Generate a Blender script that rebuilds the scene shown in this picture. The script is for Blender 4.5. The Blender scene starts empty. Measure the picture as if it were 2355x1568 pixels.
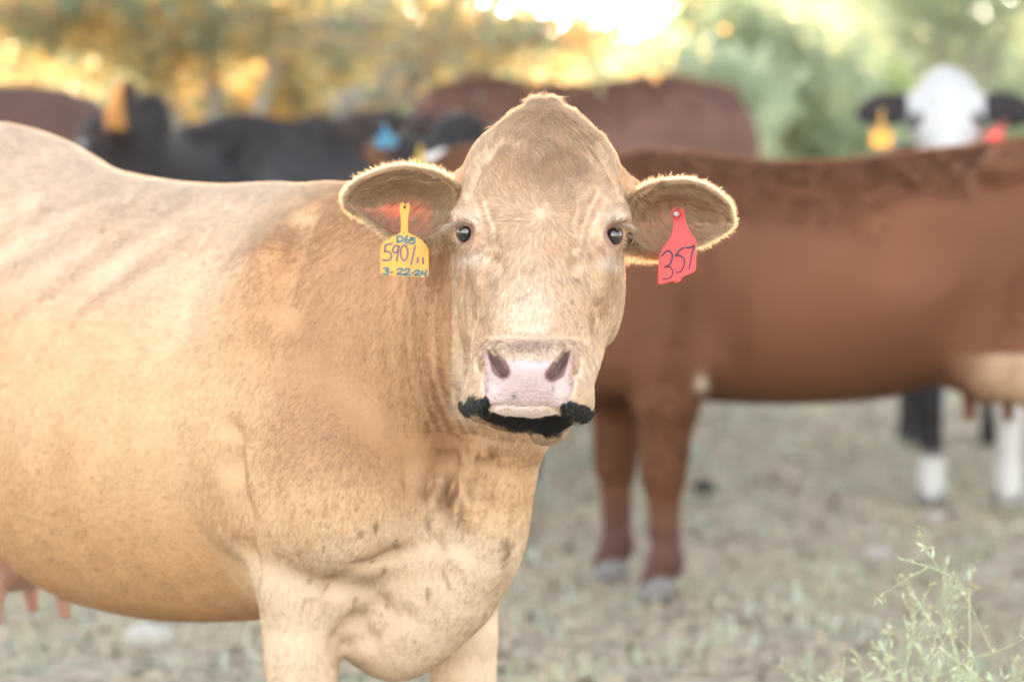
import bpy, math, random
import numpy as np
from mathutils import Vector, Matrix

random.seed(7)
RNG = np.random.default_rng(7)
SC = bpy.context.scene
COL = SC.collection

# ------------------------------------------------------------------ camera
F_PX = 6869.0                      # focal length in photo units (photo 2355 wide)
CAM_Z = 1.32
PITCH = math.atan((784.0 - 330.0) / F_PX)
cam_d = bpy.data.cameras.new('camera')
cam = bpy.data.objects.new('camera', cam_d)
COL.objects.link(cam)
cam.location = (0, 0, CAM_Z)
cam.rotation_euler = (math.pi / 2 - PITCH, 0, 0)
cam_d.sensor_width = 36.0
cam_d.lens = F_PX / 2355.0 * 36.0
cam_d.clip_start = 0.1
cam_d.clip_end = 3000
cam_d.dof.use_dof = True
cam_d.dof.focus_distance = 4.52
cam_d.dof.aperture_fstop = 2.6
SC.camera = cam

# ------------------------------------------------------------------ world, sun, exposure
SUN_AZ = math.radians(2.0)        # measured from the view direction (+Y), negative = left
SUN_EL = math.radians(7.0)
world = bpy.data.worlds.new('World')
SC.world = world
world.use_nodes = True
wn = world.node_tree
bg = wn.nodes['Background']
sky = wn.nodes.new('ShaderNodeTexSky')
sky.sky_type = 'NISHITA'
sky.sun_disc = False
sky.sun_elevation = SUN_EL
sky.sun_rotation = SUN_AZ
sky.air_density = 1.0
sky.dust_density = 1.0
sky.ozone_density = 1.0
hsv = wn.nodes.new('ShaderNodeHueSaturation')
hsv.inputs['Saturation'].default_value = 0.32
wn.links.new(sky.outputs[0], hsv.inputs['Color'])
wn.links.new(hsv.outputs[0], bg.inputs['Color'])
bg.inputs['Strength'].default_value = 0.15
sun_d = bpy.data.lights.new('sun', 'SUN')
sun_d.energy = 4.5
sun_d.angle = math.radians(0.5)
sun_d.color = (1.0, 0.70, 0.42)
sun = bpy.data.objects.new('sun', sun_d)
COL.objects.link(sun)
sun_dir = Vector((math.sin(SUN_AZ) * math.cos(SUN_EL), math.cos(SUN_AZ) * math.cos(SUN_EL), math.sin(SUN_EL)))
sun.rotation_euler = sun_dir.to_track_quat('Z', 'Y').to_euler()
SC.view_settings.view_transform = 'Standard'
SC.view_settings.look = 'None'
SC.view_settings.gamma = 1.0
SC.view_settings.use_curve_mapping = False
SC.view_settings.exposure = 3.18
SC.render.engine = 'CYCLES'
SC.cycles.max_bounces = 8
SC.cycles.diffuse_bounces = 4
SC.cycles.transmission_bounces = 4
SC.cycles.transparent_max_bounces = 8
SC.cycles.use_denoising = True
SC.cycles_curves.shape = 'RIBBONS'
SC.cycles_curves.subdivisions = 2

# ------------------------------------------------------------------ photo <-> world
cp, sp_ = math.cos(PITCH), math.sin(PITCH)
def P(x, y, Y):
    """world point seen at photo position (x, y) at world depth Y"""
    x = np.asarray(x, float); y = np.asarray(y, float); Y = np.asarray(Y, float)
    u = (x - 1177.5) / F_PX; v = (784.0 - y) / F_PX
    dy = cp + v * sp_; dz = -sp_ + v * cp
    t = Y / dy
    return np.stack(np.broadcast_arrays(u * t, Y, CAM_Z + dz * t), -1)
def proj(p):
    y = p[..., 1]; z = p[..., 2] - CAM_Z
    d = y * cp - z * sp_; v = y * sp_ + z * cp
    return 1177.5 + p[..., 0] / d * F_PX, 784.0 - v / d * F_PX
def m_(px, Y): return px * Y / F_PX

# ------------------------------------------------------------------ noise
_L = np.random.default_rng(11).uniform(-1, 1, (64, 64, 64, 3)).astype(np.float32)
def vnoise(p, f, ch=None):
    q = np.asarray(p, np.float32) * f
    i = np.floor(q).astype(np.int32); t = q - i; t = t * t * (3 - 2 * t)
    i &= 63; j = (i + 1) & 63
    A = _L if ch is None else _L[..., ch:ch + 1]
    x0, y0, z0 = i[..., 0], i[..., 1], i[..., 2]; x1, y1, z1 = j[..., 0], j[..., 1], j[..., 2]
    tx, ty, tz = t[..., 0:1], t[..., 1:2], t[..., 2:3]
    a = (A[x0, y0, z0] * (1 - tx) + A[x1, y0, z0] * tx) * (1 - ty) + (A[x0, y1, z0] * (1 - tx) + A[x1, y1, z0] * tx) * ty
    b = (A[x0, y0, z1] * (1 - tx) + A[x1, y0, z1] * tx) * (1 - ty) + (A[x0, y1, z1] * (1 - tx) + A[x1, y1, z1] * tx) * ty
    r = a * (1 - tz) + b * tz
    return r if ch is None else r[..., 0]
def fbm(p, f, ch=0, o=3):
    return sum(vnoise(p, f * 2 ** k, ch) * 0.5 ** k for k in range(o))
def sstep(a, b, x):
    t = np.clip((x - a) / (b - a), 0, 1); return t * t * (3 - 2 * t)
def gauss(px, py, cx, cy, rx, ry):
    return np.exp(-((px - cx) / rx) ** 2 - ((py - cy) / ry) ** 2)
def unit(v): return v / np.maximum(np.linalg.norm(v, axis=-1, keepdims=True), 1e-9)
def lerp(a, b, w): return a + (np.asarray(b) - a) * np.asarray(w)[..., None]
def inpoly(px, py, poly):
    poly = np.asarray(poly, float); r = np.zeros(np.shape(px), bool); j = len(poly) - 1
    for i in range(len(poly)):
        xi, yi = poly[i]; xj, yj = poly[j]
        c = ((yi > py) != (yj > py)) & (px < (xj - xi) * (py - yi) / (yj - yi + 1e-12) + xi)
        r ^= c; j = i
    return r
def smoothinterp(x, xs, ys):
    """monotone-ish smooth interpolation of keys (xs ascending)"""
    xs = np.asarray(xs, float); ys = np.asarray(ys, float)
    d = np.gradient(ys, xs)
    x = np.clip(x, xs[0], xs[-1]); i = np.clip(np.searchsorted(xs, x) - 1, 0, len(xs) - 2)
    h = xs[i + 1] - xs[i]; t = (x - xs[i]) / h
    return ((2 * t**3 - 3 * t**2 + 1) * ys[i] + (t**3 - 2 * t**2 + t) * h * d[i] + (-2 * t**3 + 3 * t**2) * ys[i + 1] + (t**3 - t**2) * h * d[i + 1])

# ------------------------------------------------------------------ object helpers
def tag(o, label=None, cat=None, group=None, kind=None):
    for k, v in (('label', label), ('category', cat), ('group', group), ('kind', kind)):
        if v: o[k] = v
    return o
def link(o, parent=None):
    COL.objects.link(o)
    if parent is not None: o.parent = parent
    return o
def empty(name, loc=(0, 0, 0), rz=0.0):
    o = bpy.data.objects.new(name, None); o.location = loc; o.rotation_euler = (0, 0, rz); o.empty_display_size = 0.1
    return link(o)
def mesh_np(name, V, faces, mat, parent=None, col=None, smooth=True, mats=None, mi=None):
    """faces: (n,k) array of equal polygons, or list of such arrays"""
    V = np.asarray(V, np.float32)
    fl = faces if isinstance(faces, list) else [faces]
    fl = [np.asarray(f, np.int32) for f in fl if len(f)]
    me = bpy.data.meshes.new(name)
    me.vertices.add(len(V)); me.vertices.foreach_set('co', V.ravel())
    loops = np.concatenate([f.ravel() for f in fl])
    sizes = np.concatenate([np.full(len(f), f.shape[1], np.int32) for f in fl])
    starts = np.concatenate([[0], np.cumsum(sizes)[:-1]]).astype(np.int32)
    me.loops.add(len(loops)); me.loops.foreach_set('vertex_index', loops)
    me.polygons.add(len(sizes)); me.polygons.foreach_set('loop_start', starts)
    me.polygons.foreach_set('use_smooth', np.full(len(sizes), smooth))
    for m in (mats or [mat]): me.materials.append(m)
    if mi is not None: me.polygons.foreach_set('material_index', np.asarray(mi, np.int32))
    if col is not None:
        a = me.attributes.new('Col', 'FLOAT_COLOR', 'POINT')
        c = np.ones((len(V), 4), np.float32); c[:, :3] = col; a.data.foreach_set('color', c.ravel())
    me.update(calc_edges=True); me.validate()
    return link(bpy.data.objects.new(name, me), parent)
class MB:
    """collects vertices and quads / triangles for one mesh"""
    def __init__(s): s.v = []; s.q = []; s.t = []; s.n = 0
    def add(s, V, q=None, t=None):
        V = np.asarray(V, float)
        if q is not None and len(q): s.q.append(np.asarray(q, int) + s.n)
        if t is not None and len(t): s.t.append(np.asarray(t, int) + s.n)
        s.v.append(V); s.n += len(V)
    def tube(s, pts, rad, sides=6):
        pts = np.asarray(pts, float); n = len(pts); rad = np.broadcast_to(rad, (n,))
        T = unit(np.gradient(pts, axis=0)); ref = np.array([0.31, 0.2, 0.93]) if abs(T[0][2]) < .9 else np.array([1., 0.1, 0])
        A = unit(np.cross(T, ref)); B = np.cross(T, A)
        a = np.linspace(0, 2 * np.pi, sides, endpoint=False)
        V = pts[:, None] + rad[:, None, None] * (np.cos(a)[None, :, None] * A[:, None] + np.sin(a)[None, :, None] * B[:, None])
        i = np.arange(n - 1)[:, None] * sides; j = np.arange(sides)[None]; k = (j + 1) % sides
        q = np.stack([i + j, i + k, i + sides + k, i + sides + j], -1).reshape(-1, 4)
        V = np.concatenate([V.reshape(-1, 3), pts[:1], pts[-1:]])
        jj = np.arange(sides); kk = (jj + 1) % sides
        t = np.concatenate([np.stack([kk, jj, np.full(sides, n * sides)], -1), np.stack([(n - 1) * sides + jj, (n - 1) * sides + kk, np.full(sides, n * sides + 1)], -1)])
        s.add(V, q, t)
    def build(s, name, mat, parent=None, smooth=True, col=None):
        fl = []
        if s.q: fl.append(np.concatenate(s.q))
        if s.t: fl.append(np.concatenate(s.t))
        return mesh_np(name, np.concatenate(s.v), fl, mat, parent, smooth=smooth, col=col)

# ------------------------------------------------------------------ materials
def new_mat(name):
    m = bpy.data.materials.new(name); m.use_nodes = True
    nt = m.node_tree; return m, nt, nt.nodes['Principled BSDF'], nt.nodes['Material Output']
def N(nt, t, **kw):
    n = nt.nodes.new(t)
    for k, v in kw.items():
        if k in n.inputs: n.inputs[k].default_value = v
        else: setattr(n, k, v)
    return n
def simple_mat(name, col, rough=0.5, noise=0.0, nscale=20.0, trans=0.0, bump=0.0, spec=0.5):
    m, nt, b, out = new_mat(name)
    b.inputs['Roughness'].default_value = rough
    b.inputs['Specular IOR Level'].default_value = spec
    tc = N(nt, 'ShaderNodeTexCoord')
    nz = N(nt, 'ShaderNodeTexNoise', Scale=nscale, Detail=4.0); nt.links.new(tc.outputs['Object'], nz.inputs['Vector'])
    mx = N(nt, 'ShaderNodeMixRGB'); mx.inputs[1].default_value = (*[c * (1 - noise) for c in col], 1); mx.inputs[2].default_value = (*[min(1, c * (1 + noise)) for c in col], 1)
    nt.links.new(nz.outputs[0], mx.inputs[0]); nt.links.new(mx.outputs[0], b.inputs['Base Color'])
    if bump:
        bp = N(nt, 'ShaderNodeBump', Strength=bump, Distance=0.01); nt.links.new(nz.outputs[0], bp.inputs['Height']); nt.links.new(bp.outputs[0], b.inputs['Normal'])
    if trans:
        tr = N(nt, 'ShaderNodeBsdfTranslucent'); nt.links.new(mx.outputs[0], tr.inputs[0])
        ms = N(nt, 'ShaderNodeMixShader'); ms.inputs[0].default_value = trans
        nt.links.new(b.outputs[0], ms.inputs[1]); nt.links.new(tr.outputs[0], ms.inputs[2]); nt.links.new(ms.outputs[0], out.inputs[0])
    return m
def hide_mat(name, rough=0.75, trans=None, bumps=0.15, tmix=.6, pebble=False):
    """animal skin under the coat: colour from the Col attribute"""
    m, nt, b, out = new_mat(name)
    at = N(nt, 'ShaderNodeAttribute', attribute_name='Col')
    tc = N(nt, 'ShaderNodeTexCoord')
    nz = N(nt, 'ShaderNodeTexNoise', Scale=160.0, Detail=3.0); nt.links.new(tc.outputs['Object'], nz.inputs['Vector'])
    rp = N(nt, 'ShaderNodeMapRange'); rp.inputs[3].default_value = 0.8; rp.inputs[4].default_value = 1.15
    nt.links.new(nz.outputs[0], rp.inputs[0])
    mx = N(nt, 'ShaderNodeVectorMath', operation='SCALE'); nt.links.new(at.outputs['Color'], mx.inputs[0]); nt.links.new(rp.outputs[0], mx.inputs['Scale'])
    nt.links.new(mx.outputs[0], b.inputs['Base Color'])
    b.inputs['Roughness'].default_value = rough; b.inputs['Specular IOR Level'].default_value = 0.25
    bp = N(nt, 'ShaderNodeBump', Strength=bumps, Distance=0.004); nt.links.new(nz.outputs[0], bp.inputs['Height']); nt.links.new(bp.outputs[0], b.inputs['Normal'])
    if pebble:
        vo = N(nt, 'ShaderNodeTexVoronoi', Scale=330.0); nt.links.new(tc.outputs['Object'], vo.inputs['Vector']); b2 = N(nt, 'ShaderNodeBump', Strength=.5, Distance=.002); b2.invert = True
        nt.links.new(vo.outputs['Distance'], b2.inputs['Height']); nt.links.new(bp.outputs[0], b2.inputs['Normal']); nt.links.new(b2.outputs[0], b.inputs['Normal']); b.inputs['Specular IOR Level'].default_value = .5
    if trans:
        tr = N(nt, 'ShaderNodeBsdfTranslucent'); tr.inputs[0].default_value = (*trans, 1)
        ms = N(nt, 'ShaderNodeMixShader'); ms.inputs[0].default_value = tmix
        nt.links.new(b.outputs[0], ms.inputs[1]); nt.links.new(tr.outputs[0], ms.inputs[2]); nt.links.new(ms.outputs[0], out.inputs[0])
    return m
def fur_mat(name, trans=0.35, gloss=0.06):
    m, nt, b, out = new_mat(name); nt.nodes.remove(b)
    at = N(nt, 'ShaderNodeAttribute', attribute_name='Col'); an = N(nt, 'ShaderNodeAttribute', attribute_name='Nrm')
    d = N(nt, 'ShaderNodeBsdfDiffuse'); t = N(nt, 'ShaderNodeBsdfTranslucent'); g = N(nt, 'ShaderNodeBsdfGlossy'); g.inputs['Roughness'].default_value = 0.45
    for s in (d, t): nt.links.new(at.outputs['Color'], s.inputs['Color'])
    nt.links.new(an.outputs['Vector'], d.inputs['Normal'])
    nt.links.new(an.outputs['Vector'], g.inputs['Normal'])
    m1 = N(nt, 'ShaderNodeMixShader'); m1.inputs[0].default_value = trans
    nt.links.new(d.outputs[0], m1.inputs[1]); nt.links.new(t.outputs[0], m1.inputs[2])
    m2 = N(nt, 'ShaderNodeMixShader'); m2.inputs[0].default_value = gloss
    nt.links.new(m1.outputs[0], m2.inputs[1]); nt.links.new(g.outputs[0], m2.inputs[2]); nt.links.new(m2.outputs[0], out.inputs[0])
    return m

# ------------------------------------------------------------------ implicit surfaces
class Grid:
    def __init__(s, lo, hi, h):
        s.lo = np.asarray(lo, float); s.h = h
        s.n = np.ceil((np.asarray(hi) - s.lo) / h).astype(int) + 1
        s.ax = [(s.lo[i] + h * np.arange(s.n[i])).astype(np.float32) for i in range(3)]
        s.D = np.full(s.n, 0.5, np.float32)
    def sl(s, lo, hi):
        a = np.clip(np.floor((np.asarray(lo) - s.lo) / s.h).astype(int), 0, s.n); b = np.clip(np.ceil((np.asarray(hi) - s.lo) / s.h).astype(int) + 1, 0, s.n)
        if np.any(b <= a): return None
        return tuple(slice(a[i], b[i]) for i in range(3))
    def op(s, lo, hi, fn, k=0.03, mode='u'):
        pad = k + 0.02
        sl = s.sl(np.asarray(lo) - pad, np.asarray(hi) + pad)
        if sl is None: return
        X = s.ax[0][sl[0]][:, None, None]; Y = s.ax[1][sl[1]][None, :, None]; Z = s.ax[2][sl[2]][None, None, :]
        d = fn(X, Y, Z).astype(np.float32); A = s.D[sl]
        if mode == 'add': s.D[sl] = A + d; return
        if mode == 'sub': A = -A
        h = np.maximum(k - np.abs(A - d), 0) / k
        r = np.minimum(A, d) - h * h * (k * 0.25)
        s.D[sl] = -r if mode == 'sub' else r
    def ell(s, c, r, R=None, k=0.03, mode='u'):
        c = np.asarray(c, np.float32); r = np.asarray(r, np.float32); R = np.eye(3, dtype=np.float32) if R is None else np.asarray(R, np.float32)
        e = np.sqrt(((R * r[:, None]) ** 2).sum(0))
        def fn(X, Y, Z):
            x = X - c[0]; y = Y - c[1]; z = Z - c[2]; k0 = 0; k1 = 0
            for i in range(3):
                q = (x * R[i, 0] + y * R[i, 1] + z * R[i, 2]) / r[i]
                k0 = k0 + q * q; k1 = k1 + (q / r[i]) ** 2
            k0 = np.sqrt(k0); return k0 * (k0 - 1) / np.sqrt(k1 + 1e-9)
        s.op(c - e, c + e, fn, k, mode)
    def cap(s, a, b, r1, r2, k=0.03, mode='u'):
        a = np.asarray(a, np.float32); b = np.asarray(b, np.float32); ab = b - a; L = float(ab @ ab) + 1e-12; rr = max(r1, r2)
        def fn(X, Y, Z):
            x = X - a[0]; y = Y - a[1]; z = Z - a[2]
            t = np.clip((x * ab[0] + y * ab[1] + z * ab[2]) / L, 0, 1)
            return np.sqrt((x - t * ab[0]) ** 2 + (y - t * ab[1]) ** 2 + (z - t * ab[2]) ** 2) - (r1 + (r2 - r1) * t)
        s.op(np.minimum(a, b) - rr, np.maximum(a, b) + rr, fn, k, mode)
    def chain(s, pts, rs, k=0.03, mode='u'):
        for i in range(len(pts) - 1): s.cap(pts[i], pts[i + 1], rs[i], rs[i + 1], k, mode)
    def surf(s, x, y, y0=4.29, y1=4.95):
        Ys = np.arange(y0, y1, .0012); i = np.round((P(x, y, Ys) - s.lo) / s.h).astype(int); i = np.clip(i, 0, s.n - 1)
        d = s.D[i[:, 0], i[:, 1], i[:, 2]]; k = np.argmax(d < 0); return float(Ys[k]) if d[k] < 0 else y1
    def mesh(s):
        D = s.D; ins = D < 0; n = s.n
        c = np.zeros(n - 1, np.uint8)
        for i in (0, 1):
            for j in (0, 1):
                for k in (0, 1): c += ins[i:n[0] - 1 + i, j:n[1] - 1 + j, k:n[2] - 1 + k]
        act = np.argwhere((c > 0) & (c < 8)); del c
        idx = np.full(n - 1, -1, np.int32); idx[act[:, 0], act[:, 1], act[:, 2]] = np.arange(len(act))
        cor = {}
        for i in (0, 1):
            for j in (0, 1):
                for k in (0, 1): cor[i, j, k] = D[act[:, 0] + i, act[:, 1] + j, act[:, 2] + k]
        acc = np.zeros((len(act), 3)); cnt = np.zeros(len(act))
        for a in range(3):
            o = [q for q in range(3) if q != a]
            for u in (0, 1):
                for v in (0, 1):
                    p0 = [0, 0, 0]; p0[o[0]] = u; p0[o[1]] = v; p1 = list(p0); p1[a] = 1
                    d0 = cor[tuple(p0)]; d1 = cor[tuple(p1)]; m = (d0 < 0) != (d1 < 0)
                    t = np.where(m, d0 / np.where(m, d0 - d1, 1), 0)
                    for q in range(3): acc[:, q] += m * (t if q == a else p0[q])
                    cnt += m
        V = s.lo + s.h * (act + acc / cnt[:, None])
        Q = []
        for a in range(3):
            o = [q for q in range(3) if q != a]
            s0 = [slice(None)] * 3; s1 = [slice(None)] * 3; s0[a] = slice(0, n[a] - 1); s1[a] = slice(1, n[a])
            A = ins[tuple(s0)]; B = ins[tuple(s1)]; e = np.argwhere(A != B)
            e = e[(e[:, o[0]] > 0) & (e[:, o[0]] < n[o[0]] - 1) & (e[:, o[1]] > 0) & (e[:, o[1]] < n[o[1]] - 1)]
            fl = A[e[:, 0], e[:, 1], e[:, 2]]
            ids = []
            for du, dv in ((1, 1), (0, 1), (0, 0), (1, 0)):
                q = e.copy(); q[:, o[0]] -= du; q[:, o[1]] -= dv; ids.append(idx[q[:, 0], q[:, 1], q[:, 2]])
            q = np.stack(ids, -1)
            if a == 1: fl = ~fl
            q[~fl] = q[~fl][:, ::-1]; Q.append(q)
        Q = np.concatenate(Q); Q = Q[(Q >= 0).all(1)]
        return V, Q
def compact(V, Q):
    u, inv = np.unique(Q.ravel(), return_inverse=True)
    return V[u], inv.reshape(Q.shape)
def relax(V, Q, it=1, f=0.5):
    n = len(V)
    for _ in range(it):
        a = np.zeros((n, 3)); c = np.zeros(n)
        for i in range(4):
            p, q = Q[:, i], Q[:, (i + 1) % 4]
            for d in range(3): a[:, d] += np.bincount(p, V[q, d], n) + np.bincount(q, V[p, d], n)
            c += np.bincount(p, minlength=n) + np.bincount(q, minlength=n)
        V = V + f * (a / np.maximum(c, 1)[:, None] - V)
    return V
def vnormals(V, Q):
    fn = np.cross(V[Q[:, 2]] - V[Q[:, 0]], V[Q[:, 3]] - V[Q[:, 1]]); r = np.zeros_like(V)
    for i in range(4):
        for d in range(3): r[:, d] += np.bincount(Q[:, i], fn[:, d], len(V))
    return unit(r)
def sample(V, Q, VN, dens, n):
    """n surface points with density weight per face"""
    area = 0.5 * np.linalg.norm(np.cross(V[Q[:, 2]] - V[Q[:, 0]], V[Q[:, 3]] - V[Q[:, 1]]), axis=1) * dens
    cdf = np.cumsum(area); f = np.searchsorted(cdf, RNG.uniform(0, cdf[-1], n)); f = np.minimum(f, len(Q) - 1)
    u = RNG.uniform(0, 1, (n, 1)); v = RNG.uniform(0, 1, (n, 1)); q = Q[f]
    mix = lambda A: (A[q[:, 0]] * (1 - u) + A[q[:, 1]] * u) * (1 - v) + (A[q[:, 3]] * (1 - u) + A[q[:, 2]] * u) * v
    return mix(V), unit(mix(VN))

def hair(name, parent, mat, root, nrm, d, length, lift, col, width, bend=0.5, curl=0.0, npt=4, nj=0.25, clump=0.0):
    """one Curves object from numpy arrays"""
    n = len(root); length = np.broadcast_to(length, (n,)); lift = np.broadcast_to(lift, (n,)); width = np.broadcast_to(width, (n,))
    d = d - nrm * (d * nrm).sum(1, keepdims=True); d = unit(d)
    t = np.linspace(0, 1, npt); pts = np.zeros((n, npt, 3))
    side = np.cross(d, nrm); cv = RNG.normal(0, 1, n) * curl
    for i in range(npt):
        tt = t[i]
        ang = lift * (1 - bend * tt)
        pts[:, i] = root + (length * tt)[:, None] * (np.cos(ang)[:, None] * d + np.sin(ang)[:, None] * nrm + (cv * tt)[:, None] * side)
    pts -= (nrm * 0.0008)[:, None]
    hc = bpy.data.hair_curves.new(name); hc.add_curves([npt] * n)
    hc.attributes['position'].data.foreach_set('vector', pts.astype(np.float32).ravel())
    a = hc.attributes.get('radius') or hc.attributes.new('radius', 'FLOAT', 'POINT')
    prof = np.interp(t, [0, .5, 1], [1, .8, .12]); a.data.foreach_set('value', (0.5 * width[:, None] * prof[None]).astype(np.float32).ravel())
    a = hc.attributes.new('Col', 'FLOAT_COLOR', 'CURVE'); c = np.ones((n, 4), np.float32); c[:, :3] = np.clip(col, 0.002, 0.95); a.data.foreach_set('color', c.ravel())
    a = hc.attributes.new('Nrm', 'FLOAT_VECTOR', 'CURVE'); a.data.foreach_set('vector', unit(nrm + RNG.normal(0, nj, (n, 3))).astype(np.float32).ravel())
    hc.materials.append(mat)
    return link(bpy.data.objects.new(name, hc), parent)

# ------------------------------------------------------------------ ground
def ground_h(x, y):
    x = np.asarray(x, float); y = np.asarray(y, float)
    p = np.stack(np.broadcast_arrays(x, y, 0 * x + 3.3), -1)
    return 0.018 * vnoise(p, 1.7, 0) + 0.012 * vnoise(p, 4.1, 1) * np.exp(-np.maximum(y - 16, 0) / 8) + 0.14 * sstep(10.5, 14, y)
def build_ground():
    ys = np.concatenate([np.linspace(-20, 3, 12), np.linspace(3.2, 16, 150), np.linspace(16.5, 60, 60), np.geomspace(62, 2500, 30)])
    xs = np.concatenate([-np.geomspace(2500, 8, 26), np.linspace(-7, 7, 130), np.geomspace(8, 2500, 26)])
    X, Y = np.meshgrid(xs, ys); V = np.stack([X, Y, ground_h(X, Y)], -1).reshape(-1, 3)
    nx = len(xs); i = (np.arange(len(ys) - 1)[:, None] * nx + np.arange(nx - 1)[None]).ravel()
    m, nt, b, out = new_mat('dry_pasture_soil')
    tc = N(nt, 'ShaderNodeTexCoord')
    def nz(scale, detail=5.0, rough=.6):
        q = N(nt, 'ShaderNodeTexNoise', Scale=scale, Detail=detail, Roughness=rough); nt.links.new(tc.outputs['Object'], q.inputs['Vector']); return q.outputs[0]
    def ramp(fac, stops):
        r = N(nt, 'ShaderNodeValToRGB'); nt.links.new(fac, r.inputs[0]); e = r.color_ramp.elements
        while len(e) < len(stops): e.new(0.5)
        for q, (p, c) in zip(e, stops): q.position = p; q.color = (*c, 1)
        return r.outputs[0]
    soil = ramp(nz(3.0), [(.3, (.18, .145, .115)), (.55, (.33, .27, .215)), (.75, (.42, .36, .29))])
    litter = ramp(nz(22.0), [(.35, (.15, .12, .09)), (.6, (.42, .37, .29))])
    green = ramp(nz(9.0), [(.35, (.16, .18, .12)), (.7, (.33, .35, .25))])
    m1 = N(nt, 'ShaderNodeMixRGB'); m1.inputs[0].default_value = .55; nt.links.new(soil, m1.inputs[1]); nt.links.new(litter, m1.inputs[2])
    m2 = N(nt, 'ShaderNodeMixRGB'); msk = ramp(nz(1.3), [(.5, (0, 0, 0)), (.66, (.6, .6, .6))]); nt.links.new(msk, m2.inputs[0]); nt.links.new(m1.outputs[0], m2.inputs[1]); nt.links.new(green, m2.inputs[2])
    # far off the pasture turns greener
    sx = N(nt, 'ShaderNodeSeparateXYZ'); nt.links.new(tc.outputs['Object'], sx.inputs[0])
    mr = N(nt, 'ShaderNodeMapRange'); mr.inputs[1].default_value = 13; mr.inputs[2].default_value = 19; nt.links.new(sx.outputs[1], mr.inputs[0])
    m3 = N(nt, 'ShaderNodeMixRGB'); nt.links.new(mr.outputs[0], m3.inputs[0]); nt.links.new(m2.outputs[0], m3.inputs[1]); m3.inputs[2].default_value = (.22, .27, .14, 1)
    nt.links.new(m3.outputs[0], b.inputs['Base Color']); b.inputs['Roughness'].default_value = .95; b.inputs['Specular IOR Level'].default_value = .1
    bp = N(nt, 'ShaderNodeBump', Strength=.6, Distance=.03); nt.links.new(nz(30.0), bp.inputs['Height']); nt.links.new(bp.outputs[0], b.inputs['Normal'])
    tag(mesh_np('ground', V, np.stack([i, i + 1, i + nx + 1, i + nx], -1), m), kind='structure')

def blades(n, xr, yr, hgt, w, patch, seed, lean=.6, per=7, spread=.05):
    r = np.random.default_rng(seed)
    y = np.sqrt(r.uniform(yr[0] ** 2, yr[1] ** 2, n * 4)); x = r.uniform(-1, 1, n * 4) * y * .2 + r.uniform(xr[0], xr[1], n * 4) * .02
    p = np.stack([x, y, 0 * x], -1); keep = (fbm(p, patch, 2) + r.uniform(-.5, .5, n * 4)) > .05
    x, y = x[keep][:n], y[keep][:n]
    x = np.repeat(x, per); y = np.repeat(y, per); k = len(x)
    x = x + r.normal(0, spread, k); y = y + r.normal(0, spread, k)
    h = hgt * r.uniform(.35, 1.2, k); a = r.uniform(0, 2 * np.pi, k); ln = r.uniform(.1, lean, k) * h
    base = np.stack([x, y, ground_h(x, y) - .005], -1); dr = np.stack([np.cos(a), np.sin(a), 0 * a], -1); sd = np.stack([-np.sin(a), np.cos(a), 0 * a], -1)
    W = (w * r.uniform(.6, 1.3, k))[:, None]
    mid = base + dr * (ln * .35)[:, None] + np.array([0, 0, 1.]) * (h * .55)[:, None]
    top = base + dr * ln[:, None] + np.array([0, 0, 1.]) * h[:, None]
    V = np.stack([base - sd * W, base + sd * W, mid - sd * W * .8, mid + sd * W * .8, top], 1).reshape(-1, 3)
    o = np.arange(k)[:, None] * 5
    return V, np.concatenate([o + np.array([0, 1, 3, 2])]), o + np.array([2, 3, 4])
def build_grass():
    for nm, n, hgt, w, col, patch, seed, ln in (('dry_grass', 6500, .055, .0022, (.52, .45, .33), 1.1, 3, 1.2), ('weed_cover', 1500, .06, .005, (.38, .42, .31), .8, 5, .8), ('pale_weeds', 520, .06, .006, (.48, .52, .42), .6, 8, .7)):
        V, q, t = blades(n, (-1, 1), (5.0, 26), hgt, w, patch, seed, ln)
        m = simple_mat(nm + '_leaf', col, .8, .35, 6.0, trans=.3)
        tag(mesh_np(nm, V, [q, t], m), kind='stuff')
    # straw, twigs and dead leaves lying flat
    r = np.random.default_rng(21); k = 26000
    y = np.sqrt(r.uniform(25, 450, k)); x = r.uniform(-1, 1, k) * y * .2
    a = r.uniform(0, 6.28, k); L = r.uniform(.01, .045, k); w = r.uniform(.002, .012, k)
    c = np.stack([x, y, ground_h(x, y) + r.uniform(.001, .012, k)], -1); d = np.stack([np.cos(a), np.sin(a), r.normal(0, .25, k)], -1) * L[:, None]; s = np.stack([-np.sin(a), np.cos(a), r.normal(0, .3, k)], -1) * w[:, None]
    V = np.stack([c - d - s, c - d + s, c + d + s, c + d - s], 1).reshape(-1, 3)
    m = simple_mat('litter_straw', (.36, .29, .21), .85, .55, 14.0)
    tag(mesh_np('leaf_litter', V, np.arange(k)[:, None] * 4 + np.arange(4), m, smooth=False), kind='stuff')

def rock(px, py, w, h, label, col=(.5, .48, .45), seed=0, cat='rock', name='rock'):
    Y = CAM_Z * F_PX / (py - 330); Y = float(Y); c = P(px, py, Y); s = w * Y / F_PX / 2
    import bmesh
    bm = bmesh.new(); bmesh.ops.create_icosphere(bm, subdivisions=3, radius=1)
    V = np.array([v.co for v in bm.verts]); nz = fbm(V + seed * 3.1, 1.1, 0); V = V * (1 + .3 * nz)[:, None] * np.array([s, s * .8, h * Y / F_PX * .6]); V[:, 2] += h * Y / F_PX * .3
    for v, q in zip(bm.verts, V): v.co = q
    me = bpy.data.meshes.new(name); bm.to_mesh(me); bm.free()
    for p in me.polygons: p.use_smooth = True
    me.materials.append(simple_mat(name + '_surface', col, .9, .35, 25.0, bump=.5))
    o = link(bpy.data.objects.new(name, me)); o.location = (c[0], Y, float(ground_h(c[0], Y)) - .01)
    tag(o, label, cat)

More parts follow.
